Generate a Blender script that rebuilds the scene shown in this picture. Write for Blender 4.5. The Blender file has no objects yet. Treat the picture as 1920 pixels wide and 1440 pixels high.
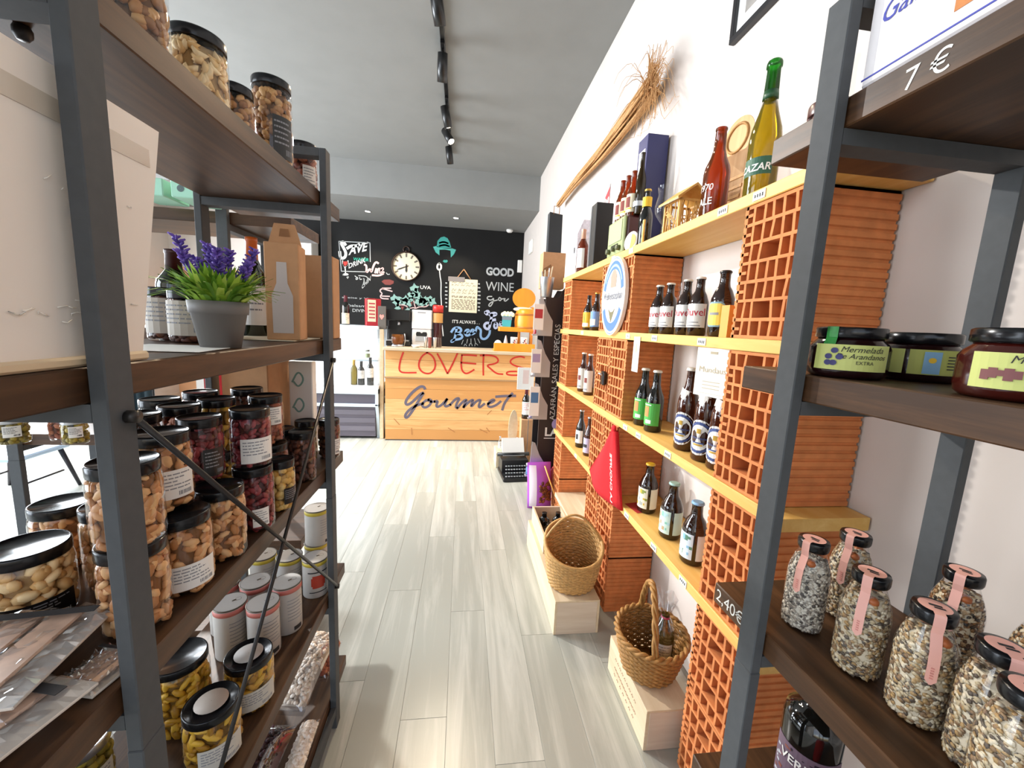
import bpy, bmesh, math, random
from mathutils import Vector, Matrix
PI = math.pi
S = bpy.context.scene
COL = S.collection
rnd = random.Random(7)

# ---------------------------------------------------------------- camera, world, lights, exposure
def look_matrix(loc):
    r = ((0.99150, 0.02865, 0.12690), (-0.12131, -0.14885, 0.98139), (0.04700, -0.98844, -0.14411))
    m = Matrix(((r[0][0], -r[0][1], -r[0][2], loc[0]), (r[1][0], -r[1][1], -r[1][2], loc[1]),
                (r[2][0], -r[2][1], -r[2][2], loc[2]), (0, 0, 0, 1)))
    return m
cam_d = bpy.data.cameras.new('camera'); cam = bpy.data.objects.new('camera', cam_d); COL.objects.link(cam)
cam_d.sensor_fit = 'HORIZONTAL'; cam_d.sensor_width = 36.0; cam_d.lens = 745 / 1920 * 36; cam_d.clip_start = 0.03
cam.matrix_world = look_matrix((0, 0, 1.45)); S.camera = cam

S.view_settings.view_transform = 'Standard'; S.view_settings.look = 'None'
S.view_settings.gamma = 1.0; S.view_settings.use_curve_mapping = False
S.view_settings.exposure = 0.12
S.cycles.max_bounces = 8; S.cycles.diffuse_bounces = 4; S.cycles.glossy_bounces = 3
S.cycles.transmission_bounces = 6; S.cycles.transparent_max_bounces = 16
S.cycles.caustics_reflective = False; S.cycles.caustics_refractive = False
S.cycles.sample_clamp_indirect = 4.0
S.cycles.use_denoising = True

W = bpy.data.worlds.new('world'); S.world = W; W.use_nodes = True
wn = W.node_tree.nodes; sky = wn.new('ShaderNodeTexSky'); sky.sky_type = 'NISHITA'
sky.sun_disc = False; sky.sun_elevation = math.radians(48); sky.sun_rotation = math.radians(200)
wn['Background'].inputs['Strength'].default_value = 0.22
W.node_tree.links.new(sky.outputs[0], wn['Background'].inputs[0])

def area(name, loc, aim, size, energy, color):
    d = bpy.data.lights.new(name, 'AREA'); d.shape = 'RECTANGLE'; d.size, d.size_y = size
    d.energy = energy; d.color = color
    o = bpy.data.objects.new(name, d); COL.objects.link(o); o.location = loc
    o.rotation_euler = (Vector(aim) - Vector(loc)).to_track_quat('-Z', 'Z').to_euler(); return o
def spot(name, loc, aim, energy, color, cone, blend=0.5, radius=0.04):
    d = bpy.data.lights.new(name, 'SPOT'); d.energy = energy; d.color = color
    d.spot_size = math.radians(cone); d.spot_blend = blend; d.shadow_soft_size = radius
    o = bpy.data.objects.new(name, d); COL.objects.link(o); o.location = loc
    o.rotation_euler = (Vector(aim) - Vector(loc)).to_track_quat('-Z', 'Y').to_euler(); return o
# daylight through the shop windows on the left, and through the open door behind
area('daylight_left_window', (-4.66, 0.3, 1.6), (0, 0.4, 1.3), (3.2, 2.4), 210, (0.84, 0.92, 1.0))
area('daylight_door', (-0.2, -1.72, 1.9), (0, 2.0, 1.2), (3.0, 2.4), 13, (0.96, 0.98, 1.0))
area('daylight_second_window', (-4.66, 4.0, 1.7), (0, 4.0, 0.6), (2.6, 2.1), 430, (0.90, 0.95, 1.0))
# track lamps and recessed lamps, warm; one added unseen spot
WARM = (1.0, 0.85, 0.64)
spot('track_beam', (-0.15, 2.70, 3.22), (0.80, 0.90, 1.05), 92, WARM, 50, 0.8)
spot('track_beam', (-0.15, 3.30, 3.22), (-0.45, 0.75, 0.85), 120, (1.0, 0.76, 0.50), 42, 0.7)
spot('track_beam', (-0.15, 3.70, 3.22), (0.80, 1.60, 0.85), 62, WARM, 55, 0.8)
spot('track_beam', (-0.15, 4.05, 3.22), (0.80, 2.45, 0.95), 56, WARM, 60, 0.8)
spot('added_left_spot', (-2.9, 4.35, 3.35), (0.2, 2.7, 0.0), 720, (1.0, 0.97, 0.93), 75, 0.4, 0.05)  # unseen spot without a fixture, added for the bright floor and its shadow edge
spot('track_beam', (-0.15, 4.40, 3.22), (0.3, 4.6, 0.4), 130, WARM, 75)
spot('track_beam', (-0.15, 4.80, 3.22), (-0.3, 5.0, 0.9), 110, WARM, 75)
spot('downlight_beam', (-1.465, 6.52, 3.03), (-1.4, 6.75, 1.6), 50, WARM, 95)
spot('downlight_beam', (-0.152, 6.48, 3.03), (-0.1, 6.75, 1.6), 50, WARM, 95)
area('fridge_lamp', (-1.62, 5.16, 1.30), (-1.62, 5.0, 0.7), (1.0, 0.12), 10, (0.93, 0.98, 1.0))

# ---------------------------------------------------------------- materials
def lin(h):
    h = h.lstrip('#'); v = [int(h[i:i + 2], 16) / 255 for i in (0, 2, 4)]
    return tuple(c / 12.92 if c <= 0.04045 else ((c + 0.055) / 1.055) ** 2.4 for c in v) + (1.0,)
MATS = {}
def new_mat(name):
    m = bpy.data.materials.new(name); m.use_nodes = True
    return m, m.node_tree.nodes, m.node_tree.links, m.node_tree.nodes['Principled BSDF']
def mat(name, col, rough=0.5, metal=0.0, vary=0.0, scale=30.0, bump=0.0, spec=0.5, emit=0.0, stretch=(1, 1, 1), trans=0.0):
    if name in MATS: return MATS[name]
    m, n, l, b = new_mat(name); c = lin(col)
    b.inputs['Base Color'].default_value = c; b.inputs['Roughness'].default_value = rough
    b.inputs['Metallic'].default_value = metal; b.inputs['Specular IOR Level'].default_value = spec
    if emit:
        b.inputs['Emission Color'].default_value = c; b.inputs['Emission Strength'].default_value = emit
    if trans: b.inputs['Transmission Weight'].default_value = trans
    if vary or bump:
        tc = n.new('ShaderNodeTexCoord'); mp = n.new('ShaderNodeMapping'); mp.inputs['Scale'].default_value = stretch
        nz = n.new('ShaderNodeTexNoise'); nz.inputs['Scale'].default_value = scale; nz.inputs['Detail'].default_value = 5
        l.new(tc.outputs['Object'], mp.inputs[0]); l.new(mp.outputs[0], nz.inputs['Vector'])
        if vary:
            rp = n.new('ShaderNodeValToRGB'); rp.color_ramp.elements[0].position = 0.3; rp.color_ramp.elements[1].position = 0.7
            rp.color_ramp.elements[0].color = tuple(x * (1 - vary) for x in c[:3]) + (1,)
            rp.color_ramp.elements[1].color = tuple(min(1, x * (1 + vary)) for x in c[:3]) + (1,)
            l.new(nz.outputs['Fac'], rp.inputs[0]); l.new(rp.outputs[0], b.inputs['Base Color'])
        if bump:
            bp = n.new('ShaderNodeBump'); bp.inputs['Strength'].default_value = bump; bp.inputs['Distance'].default_value = 0.004
            l.new(nz.outputs['Fac'], bp.inputs['Height']); l.new(bp.outputs[0], b.inputs['Normal'])
    MATS[name] = m; return m
def wood(name, c0, c1, axis=1, rough=0.45, scale=6.0, knots=True, per_object=0.0, spec=0.4):
    if name in MATS: return MATS[name]
    m, n, l, b = new_mat(name)
    tc = n.new('ShaderNodeTexCoord'); mp = n.new('ShaderNodeMapping')
    st = [1.0, 1.0, 1.0]; st[axis] = 0.07; mp.inputs['Scale'].default_value = st
    l.new(tc.outputs['Object'], mp.inputs[0]); src = mp.outputs[0]
    if per_object:
        oi = n.new('ShaderNodeObjectInfo'); ml = n.new('ShaderNodeVectorMath'); ml.operation = 'SCALE'; ml.inputs[0].default_value = (7, 5, 9)
        ad = n.new('ShaderNodeVectorMath'); ad.operation = 'ADD'
        l.new(oi.outputs['Random'], ml.inputs['Scale']); l.new(src, ad.inputs[0]); l.new(ml.outputs[0], ad.inputs[1]); src = ad.outputs[0]
    a = n.new('ShaderNodeTexNoise'); a.inputs['Scale'].default_value = scale * 5; a.inputs['Detail'].default_value = 7; a.inputs['Roughness'].default_value = 0.65
    a.inputs['Distortion'].default_value = 0.6
    w = n.new('ShaderNodeTexNoise'); w.inputs['Scale'].default_value = scale; w.inputs['Detail'].default_value = 3; w.inputs['Distortion'].default_value = 2.0
    l.new(src, a.inputs['Vector']); l.new(src, w.inputs['Vector'])
    mx = n.new('ShaderNodeMath'); mx.operation = 'MULTIPLY_ADD'; mx.inputs[1].default_value = 0.55
    l.new(a.outputs['Fac'], mx.inputs[0])
    w2 = n.new('ShaderNodeMath'); w2.operation = 'MULTIPLY'; w2.inputs[1].default_value = 0.22; l.new(w.outputs['Fac'], w2.inputs[0])
    l.new(w2.outputs[0], mx.inputs[2]); fac = mx.outputs[0]
    if per_object:
        oo = n.new('ShaderNodeMath'); oo.operation = 'MULTIPLY_ADD'; oo.inputs[1].default_value = per_object; oo.inputs[2].default_value = -per_object / 2
        l.new(oi.outputs['Random'], oo.inputs[0]); sm = n.new('ShaderNodeMath'); sm.operation = 'ADD'
        l.new(fac, sm.inputs[0]); l.new(oo.outputs[0], sm.inputs[1]); fac = sm.outputs[0]
    rp = n.new('ShaderNodeValToRGB'); rp.color_ramp.elements[0].position = 0.34; rp.color_ramp.elements[1].position = 0.66
    rp.color_ramp.elements[0].color = lin(c0); rp.color_ramp.elements[1].color = lin(c1)
    l.new(fac, rp.inputs[0]); l.new(rp.outputs[0], b.inputs['Base Color'])
    b.inputs['Roughness'].default_value = rough; b.inputs['Specular IOR Level'].default_value = spec
    bp = n.new('ShaderNodeBump'); bp.inputs['Strength'].default_value = 0.15; bp.inputs['Distance'].default_value = 0.002
    l.new(a.outputs['Fac'], bp.inputs['Height']); l.new(bp.outputs[0], b.inputs['Normal'])
    MATS[name] = m; return m
def glass(name, col='#ffffff', gloss=0.9, tint=1.0, ior=1.45):
    if name in MATS: return MATS[name]
    m, n, l, b = new_mat(name); n.remove(b); out = n['Material Output']
    t = n.new('ShaderNodeBsdfTransparent'); c = lin(col); t.inputs[0].default_value = tuple(x * tint for x in c[:3]) + (1,)
    g = n.new('ShaderNodeBsdfGlossy'); g.inputs['Roughness'].default_value = 0.03; g.inputs[0].default_value = (gloss, gloss, gloss, 1)
    lw = n.new('ShaderNodeLayerWeight'); lw.inputs[0].default_value = 0.5
    pw = n.new('ShaderNodeMath'); pw.operation = 'POWER'; pw.inputs[1].default_value = 3.5; l.new(lw.outputs['Facing'], pw.inputs[0])
    f = n.new('ShaderNodeMath'); f.operation = 'MULTIPLY_ADD'; f.inputs[1].default_value = 0.6; f.inputs[2].default_value = ((ior - 1) / (ior + 1)) ** 2; l.new(pw.outputs[0], f.inputs[0])
    x = n.new('ShaderNodeMixShader'); l.new(f.outputs[0], x.inputs[0]); l.new(t.outputs[0], x.inputs[1]); l.new(g.outputs[0], x.inputs[2])
    l.new(x.outputs[0], out.inputs[0]); MATS[name] = m; return m
def liquid(name, col, body=0.5):
    """filled coloured bottle: translucent tinted body under a glossy skin"""
    if name in MATS: return MATS[name]
    m, n, l, b = new_mat(name); n.remove(b); out = n['Material Output']; c = lin(col)
    tr = n.new('ShaderNodeBsdfTranslucent'); tr.inputs[0].default_value = c
    df = n.new('ShaderNodeBsdfDiffuse'); df.inputs[0].default_value = tuple(x * 0.5 for x in c[:3]) + (1,)
    tp = n.new('ShaderNodeBsdfTransparent'); tp.inputs[0].default_value = c
    a = n.new('ShaderNodeMixShader'); a.inputs[0].default_value = 0.5; l.new(tr.outputs[0], a.inputs[1]); l.new(df.outputs[0], a.inputs[2])
    a2 = n.new('ShaderNodeMixShader'); a2.inputs[0].default_value = 1 - body; l.new(a.outputs[0], a2.inputs[1]); l.new(tp.outputs[0], a2.inputs[2])
    g = n.new('ShaderNodeBsdfGlossy'); g.inputs['Roughness'].default_value = 0.05
    f = n.new('ShaderNodeFresnel'); f.inputs[0].default_value = 1.5
    x = n.new('ShaderNodeMixShader'); l.new(f.outputs[0], x.inputs[0]); l.new(a2.outputs[0], x.inputs[1]); l.new(g.outputs[0], x.inputs[2])
    l.new(x.outputs[0], out.inputs[0]); MATS[name] = m; return m

METAL = mat('grey_powder_coat', '#4e5154', 0.7, 0.0, 0.06, 60, spec=0.3)
ROD = mat('black_steel_rod', '#33302f', 0.4, 0.5)
WALNUT = wood('dark_walnut_board', '#3d291a', '#795436', 1, 0.42, spec=0.35)
PINE = wood('pine_board', '#e3b360', '#f7d488', 1, 0.5)
PINEX = wood('pine_plank_across', '#c48d52', '#edc48a', 0, 0.5, 4.0, per_object=0.3)
CRATE = wood('pale_crate_pine', '#d3bd9c', '#eadbc0', 1, 0.6)
CRATEX = wood('pale_crate_pine_end', '#cdb9a4', '#e4d6c4', 0, 0.6)
FLOORM = wood('grey_vinyl_plank', '#a1a299', '#dddcd3', 1, 0.28, 3.2, per_object=0.09, spec=0.5)
WHITEW = mat('warm_white_plaster', '#dbd1c9', 0.85, 0, 0.02, 8)
GREYC = mat('grey_ceiling_paint', '#858684', 0.85, 0, 0.03, 4)
CHALKB = mat('blackboard_paint', '#141414', 0.7, 0, 0.25, 2.5, spec=0.25)
PEACH = mat('peach_wall_paint', '#e0a87c', 0.8, 0, 0.03, 5)
BRICK = mat('fired_clay', '#d2824c', 0.85, 0, 0.16, 22, 0.25)
BRICKI = mat('fired_clay_inside', '#a94f2c', 0.9, 0, 0.12, 22)
CHALKW = mat('white_chalk_paint', '#e9e9e4', 0.8)
CHALKG = mat('grey_chalk', '#b9bcbc', 0.9)
CHALKBL = mat('blue_chalk', '#8fb4dd', 0.9)
CHALKLB = mat('lilac_chalk', '#c3cbe6', 0.9)
CHALKT = mat('teal_chalk', '#3f9c93', 0.9)
CHALKTG = mat('sage_chalk', '#86aca4', 0.9)
CHALKR = mat('red_chalk', '#c9453f', 0.9)
CHALKP = mat('pink_chalk', '#d9b6b4', 0.9)
CHALKM = mat('maroon_chalk', '#7d3f3a', 0.9)
REDP = mat('red_paint', '#b8210f', 0.6)
SLATE = mat('slate_violet_lettering', '#5d5665', 0.5)
BLACK = mat('black_plastic', '#151516', 0.3)
LIDB = mat('black_lid', '#16171a', 0.22, 0.3)
WHITE = mat('white_paper', '#efeeea', 0.6)
CREAMP = mat('cream_paper', '#efe3c4', 0.7)
LGREY = mat('light_grey_print', '#8e9096', 0.7)
DPRINT = mat('dark_print', '#2b2a2c', 0.7)
KRAFT = mat('kraft_card', '#bd8f66', 0.8, 0, 0.05, 40)
KRAFTD = mat('kraft_card_dark', '#8d623e', 0.8, 0, 0.05, 40)
GLASS = glass('clear_glass')
PLASTIC = glass('clear_wrap', '#f5f7fa', 1.0, 1.0, 2.1)
STEEL = mat('brushed_steel', '#c9ccd0', 0.28, 0.9)
GREYPOT = mat('grey_pot', '#6f6d6c', 0.6)
WICKER = mat('wicker', '#c0955a', 0.6, 0, 0.25, 70)
WICKERD = mat('wicker_dark', '#a5783f', 0.6, 0, 0.25, 70)
STRAW = mat('dry_broom', '#c99a66', 0.8, 0, 0.2, 60)
ORANGEW = mat('orange_varnished_wood', '#e08a1e', 0.35, 0, 0.12, 12, stretch=(1, 1, 0.2))
PINK = mat('pink_sticker', '#eeb3a6', 0.6)
PINKP = mat('pink_sticker_print', '#d98f86', 0.6)

# ---------------------------------------------------------------- mesh building
class MB:
    def __init__(s): s.v = []; s.f = []; s.m = []; s.sm = []
    def add(s, vs, fs, mi=0, smooth=False):
        k = len(s.v); s.v += [tuple(p) for p in vs]
        for f in fs:
            s.f.append(tuple(i + k for i in f)); s.m.append(mi); s.sm.append(smooth)
        return s
    def box(s, x0, x1, y0, y1, z0, z1, mi=0):
        vs = [(x, y, z) for z in (z0, z1) for y in (y0, y1) for x in (x0, x1)]
        return s.add(vs, [(0, 2, 3, 1), (4, 5, 7, 6), (0, 1, 5, 4), (2, 6, 7, 3), (0, 4, 6, 2), (1, 3, 7, 5)], mi)
    def cbox(s, x0, x1, y0, y1, z0, z1, c=0.002, mi=0):
        """box with chamfered edges"""
        bm = bmesh.new(); bmesh.ops.create_cube(bm, size=1)
        for v in bm.verts:
            v.co = Vector((x0 if v.co.x < 0 else x1, y0 if v.co.y < 0 else y1, z0 if v.co.z < 0 else z1))
        bmesh.ops.bevel(bm, geom=bm.edges[:], offset=c, segments=1, profile=0.5, affect='EDGES')
        bm.verts.ensure_lookup_table(); bm.verts.index_update()
        s.add([v.co[:] for v in bm.verts], [[v.index for v in f.verts] for f in bm.faces], mi); bm.free(); return s
    def lathe(s, prof, n=24, c=(0, 0, 0), mi=0, smooth=True, cap0=True, cap1=True):
        k = len(prof); vs = []
        for r, z in prof:
            for i in range(n):
                a = 2 * PI * i / n; vs.append((c[0] + r * math.cos(a), c[1] + r * math.sin(a), c[2] + z))
        fs = [(j * n + i, j * n + (i + 1) % n, (j + 1) * n + (i + 1) % n, (j + 1) * n + i) for j in range(k - 1) for i in range(n)]
        s.add(vs, fs, mi, smooth)
        b = len(s.v) - k * n
        if cap0: s.f.append(tuple(b + i for i in range(n))[::-1]); s.m.append(mi); s.sm.append(False)
        if cap1: s.f.append(tuple(b + (k - 1) * n + i for i in range(n))); s.m.append(mi); s.sm.append(False)
        return s
    def tube(s, pts, r, n=6, mi=0, closed=False, cap=True):
        pts = [Vector(p) for p in pts]; m = len(pts); rr = r if isinstance(r, (list, tuple)) else [r] * m
        up = None; vs = []
        for i, p in enumerate(pts):
            if closed: t = pts[(i + 1) % m] - pts[i - 1]
            else: t = pts[min(i + 1, m - 1)] - pts[max(i - 1, 0)]
            if t.length < 1e-9: t = Vector((0, 0, 1))
            t.normalize()
            if up is None:
                up = Vector((0, 0, 1)) if abs(t.z) < 0.9 else Vector((1, 0, 0))
            u = up - t * up.dot(t)
            if u.length < 1e-6: u = t.orthogonal()
            u.normalize(); w = t.cross(u); up = u
            for k in range(n):
                a = 2 * PI * k / n; vs.append(p + (u * math.cos(a) + w * math.sin(a)) * rr[i])
        fs = []
        for i in range(m if closed else m - 1):
            j = (i + 1) % m
            for k in range(n):
                fs.append((i * n + k, i * n + (k + 1) % n, j * n + (k + 1) % n, j * n + k))
        if cap and not closed:
            fs.append(tuple(range(n))[::-1]); fs.append(tuple((m - 1) * n + k for k in range(n)))
        return s.add(vs, fs, mi, True)
    def prism(s, poly, axis, t0, t1, mi=0):
        """polygon (a,b) extruded along axis 0/1/2"""
        n = len(poly)
        def P(a, b, t): return {0: (t, a, b), 1: (a, t, b), 2: (a, b, t)}[axis]
        vs = [P(a, b, t0) for a, b in poly] + [P(a, b, t1) for a, b in poly]
        fs = [tuple(range(n))[::-1], tuple(range(n, 2 * n))] + [(i, (i + 1) % n, n + (i + 1) % n, n + i) for i in range(n)]
        return s.add(vs, fs, mi)
    def ell(s, c, r, rot=None, n=8, m=5, mi=0, f=None):
        vs = [(0, 0, -1)]; 
        for j in range(1, m):
            p = -PI / 2 + PI * j / m
            for i in range(n):
                a = 2 * PI * i / n; vs.append((math.cos(a) * math.cos(p), math.sin(a) * math.cos(p), math.sin(p)))
        vs.append((0, 0, 1)); fs = []
        for i in range(n): fs.append((0, 1 + (i + 1) % n, 1 + i))
        for j in range(m - 2):
            for i in range(n):
                a = 1 + j * n; fs.append((a + i, a + (i + 1) % n, a + n + (i + 1) % n, a + n + i))
        a = 1 + (m - 2) * n
        for i in range(n): fs.append((a + i, a + (i + 1) % n, len(vs) - 1))
        out = []
        for v in vs:
            p = Vector((v[0] * r[0], v[1] * r[1], v[2] * r[2]))
            if f: p = f(p)
            if rot is not None: p = rot @ p
            out.append(Vector(c) + p)
        return s.add(out, fs, mi, True)
    def patch(s, r, z0, z1, a0, a1, mi=0, n=10, th=0.0006, c=(0, 0)):
        """curved sheet wrapped on a cylinder; angle 0 faces -y"""
        vs = []
        for i in range(n + 1):
            a = a0 + (a1 - a0) * i / n
            for z in (z0, z1):
                for q in (r, r - th): vs.append((c[0] + q * math.sin(a), c[1] - q * math.cos(a), z))
        fs = []
        for i in range(n):
            k = i * 4; fs += [(k, k + 4, k + 6, k + 2), (k + 1, k + 3, k + 7, k + 5), (k, k + 1, k + 5, k + 4), (k + 2, k + 6, k + 7, k + 3)]
        fs += [(0, 2, 3, 1), (n * 4, n * 4 + 1, n * 4 + 3, n * 4 + 2)]
        return s.add(vs, fs, mi, False)
    def text(s, t, size, place, mi=0, shear=0.0, bold=0.0, align='C'):
        """glyph outlines of t, height size, mapped by place(x, y)"""
        v, f, w = glyphs(t, shear, bold); dx = {'C': -w / 2, 'L': 0, 'R': -w}[align]
        return s.add([place((x + dx) * size, y * size) for x, y in v], f, mi)
    def fit(s, t, w, h, place, mi=0, shear=0.0, bold=0.0):
        v, f, gw = glyphs(t, shear, bold); top = max(y for x, y in v); bot = min(y for x, y in v)
        x0 = min(x for x, y in v); x1 = max(x for x, y in v)
        return s.add([place((x - x0) / (x1 - x0) * w, (y - bot) / (top - bot) * h) for x, y in v], f, mi)
    def mesh(s, name, mats):
        me = bpy.data.meshes.new(name); me.from_pydata(s.v, [], s.f); me.validate()
        for q in (mats if isinstance(mats, (list, tuple)) else [mats]): me.materials.append(q)
        if len(me.polygons) == len(s.f):
            me.polygons.foreach_set('material_index', s.m); me.polygons.foreach_set('use_smooth', s.sm)
        me.update(); return me
    def build(s, name, mats, parent=None, **kw): return put(name, s.mesh(name, mats), parent, **kw)

GLY = {}
def glyphs(t, shear=0.0, bold=0.0):
    k = (t, shear, bold)
    if k not in GLY:
        c = bpy.data.curves.new('glyph', 'FONT'); c.body = t; c.size = 1.0; c.shear = shear; c.offset = bold; c.resolution_u = 3
        o = bpy.data.objects.new('glyph', c); COL.objects.link(o); bpy.context.view_layer.update()
        me = bpy.data.meshes.new_from_object(o.evaluated_get(bpy.context.evaluated_depsgraph_get()))
        v = [(p.co.x, p.co.y) for p in me.vertices]; f = [tuple(q.vertices) for q in me.polygons]
        x0 = min(p[0] for p in v); w = max(p[0] for p in v) - x0
        GLY[k] = ([(x - x0, y) for x, y in v], f, w)
        bpy.data.objects.remove(o); bpy.data.curves.remove(c); bpy.data.meshes.remove(me)
    return GLY[k]
for _t in (('AZAFRÁN, SALES Y ESPECIAS', 0, 0), ('LA', 0, 0.03), ('GOOD', 0, 0.045), ('WINE', 0, 0), ("IT'S ALWAYS . .", 0, 0.01), ('AVE', 0.25, 0.03),
           ('WATER', 0.15, 0.01), ('DRINK', 0.1, 0.01), ('UVA', 0, 0.01), ('aceite y Vino', 0, 0), ('balsam', 0, 0), ('DIVIN', 0, 0), ('CHIN', 0.2, 0.01),
           ('Duvel', 0, 0.01), ('LA CHOUFFE', 0, 0.01), ('Gallega', 0.35, 0), ('Mermelada', 0.3, 0), ('De Arandanos', 0.3, 0), ('EXTRA', 0, 0), ('FRESAS', 0, 0),
           ('VERMUT', 0, 0.01), ('2,40€', 0.1, 0.012), ('7 €', 0.2, 0.015), ('Weihenstephan', 0.1, 0.015), ('Mundaus', 0.1, 0.0), ('CAZAR', 0.15, 0.02), ('1970', 0.1, 0.01), ('ALE', 0, 0.02), ('M', 0, 0.03)):
    glyphs(*_t)

def put(name, me, parent=None, loc=(0, 0, 0), rot=(0, 0, 0), **props):
    o = bpy.data.objects.new(name, me); COL.objects.link(o); o.location = loc; o.rotation_euler = rot
    if parent is not None: o.parent = parent
    for k, v in props.items(): o[k] = v
    return o
def thing(name, label, cat, loc=(0, 0, 0), rz=0.0, group=None, tilt=None):
    o = bpy.data.objects.new(name, None); COL.objects.link(o); o.location = loc; o.rotation_euler = (tilt[0] if tilt else 0, tilt[1] if tilt else 0, rz)
    o.empty_display_size = 0.05; tag(o, label, cat, group); return o
def tag(o, label, cat, group=None):
    o['label'] = label; o['category'] = cat
    if group: o['group'] = group
    return o
def struct(name, mb, mats, **kw): return mb.build(name, mats, kind='structure', **kw)
CACHE = {}
def cached(key, fn):
    if key not in CACHE: CACHE[key] = fn()
    return CACHE[key]
def ribbon(mb, pts, w, place, mi=0):
    """flat brush stroke through 2-D points (rounded by subdivision), width w, mapped by place(x, z)"""
    P = [Vector(p) for p in pts]
    for _ in range(2):
        if len(P) < 3: break
        Q = [P[0]]
        for a, b in zip(P[:-1], P[1:]): Q += [a * 0.75 + b * 0.25, a * 0.25 + b * 0.75]
        P = Q + [P[-1]]
    vs = []; n = len(P)
    for i, p in enumerate(P):
        t = P[min(i + 1, n - 1)] - P[max(i - 1, 0)]
        if t.length < 1e-9: t = Vector((1, 0))
        t.normalize(); q = Vector((-t.y, t.x)) * w / 2
        e = (t * w * 0.3) * (-1 if i == 0 else 1 if i == n - 1 else 0)
        vs += [place(*(p + q + e)), place(*(p - q + e))]
    return mb.add(vs, [(2 * i, 2 * i + 1, 2 * i + 3, 2 * i + 2) for i in range(n - 1)], mi)

# ================================================================ the room
XW, XL, YB, YF, ZC = 1.01, -4.6, 7.1, -1.8, 3.5
fl = struct('floor', MB().box(XL - 0.1, XW + 0.1, YF - 0.1, YB + 0.1, -0.06, -0.003), mat('floor_joint', '#a3a29a', 0.8))
plank_me = {}
def plank_mesh(w, ln):
    k = (round(w, 3), round(ln, 3))
    if k not in plank_me: plank_me[k] = MB().cbox(-w / 2, w / 2, -ln / 2, ln / 2, -0.004, 0.0, 0.0006).mesh('plank', FLOORM)
    return plank_me[k]
PWID, PLEN = 0.168, 1.28
ix = 0; x = XW - 0.02
while x > XL:
    off = (ix * 0.43) % 1.0 * PLEN; y = YF - off
    while y < YB:
        a, b = max(y, YF), min(y + PLEN, YB)
        if b - a > 0.05: put('plank', plank_mesh(PWID - 0.0008, b - a - 0.0008), fl, loc=(x - PWID / 2, (a + b) / 2, 0))
        y += PLEN
    x -= PWID; ix += 1
struct('ceiling', MB().box(XL - 0.1, XW + 0.1, YF - 0.1, YB + 0.1, ZC, ZC + 0.1), GREYC)
struct('trim_soffit', MB().box(XL, XW, 5.75, YB, 3.05, ZC), GREYC)
wr = struct('wall_right', MB().box(XW, XW + 0.12, YF, YB + 0.1, 0, ZC), WHITEW)
struct('baseboard_right', MB().box(XW - 0.012, XW, 3.3, YB, 0, 0.09), WHITEW)
wb = struct('wall_back', MB().box(XL, XW + 0.12, YB, YB + 0.12, 0, 3.05), CHALKB)
# left wall with two shop windows
m = MB()
for a, b, c, d in ((YF, -1.4, 0, ZC), (-1.4, 2.0, 2.75, ZC), (-1.4, 2.0, 0, 0.1), (2.0, 2.6, 0, ZC), (2.6, 5.4, 2.75, ZC), (2.6, 5.4, 0, 0.42), (5.4, YB, 0, ZC)):
    m.box(XL - 0.15, XL, a, b, c, d)
struct('wall_left', m, WHITEW)
struct('baseboard_left', MB().box(XL, XL + 0.012, 2.0, YB, 0, 0.12), mat('cream_skirting', '#d9cbbd', 0.6))
FRAME = mat('window_frame_anthracite', '#34343c', 0.4)
def window(n, y0, y1, z0, z1, posts):
    w = struct('window_%d' % n, MB().box(XL - 0.09, XL - 0.084, y0, y1, z0, z1), GLASS)
    MB().box(XL - 0.12, XL - 0.04, y0, y1, z0, z0 + 0.07).build('window_frame', FRAME, w)
    MB().box(XL - 0.12, XL - 0.04, y0, y1, z1 - 0.07, z1).build('window_frame', FRAME, w)
    for p in posts: MB().box(XL - 0.12, XL - 0.04, p - 0.035, p + 0.035, z0, z1).build('mullion', FRAME, w)
window(1, -1.4, 2.0, 0.1, 2.75, (-1.365, 0.3, 1.965))
window(2, 2.6, 5.4, 0.42, 2.75, (2.635, 4.0, 5.365))
m = MB(); m.box(XL, -3.02, YB - 0.02, YB, 2.13, 3.05); m.box(XL, -3.02, YB - 0.025, YB, 0, 2.13, 1)
struct('wall_back_left', m, [WHITEW, PEACH])
m = MB()
for a, b, c, d in ((XL, -1.75, 0, ZC), (1.0, XW, 0, ZC), (-1.75, 1.0, 2.75, ZC), (-1.75, 1.0, 0, 0.08)): m.box(a, b, YF - 0.12, YF, c, d)
struct('wall_front', m, WHITEW)
w3 = struct('window_3', MB().box(-1.75, 1.0, YF - 0.07, YF - 0.064, 0.08, 2.75), GLASS)
for p in (-1.72, -0.4, 0.97): MB().box(p - 0.03, p + 0.03, YF - 0.1, YF - 0.03, 0.08, 2.75).build('mullion', FRAME, w3)
# the pavement outside and the facade across the street
struct('pavement', MB().box(-16, XL - 0.15, -8, 14, -0.1, -0.02), mat('pavement_stone', '#b9c2cc', 0.8, 0, 0.08, 6))
struct('exterior_facade', MB().box(-14, -13.5, -8, 14, -0.02, 6), mat('facade_render', '#d9d6d2', 0.9))

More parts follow.
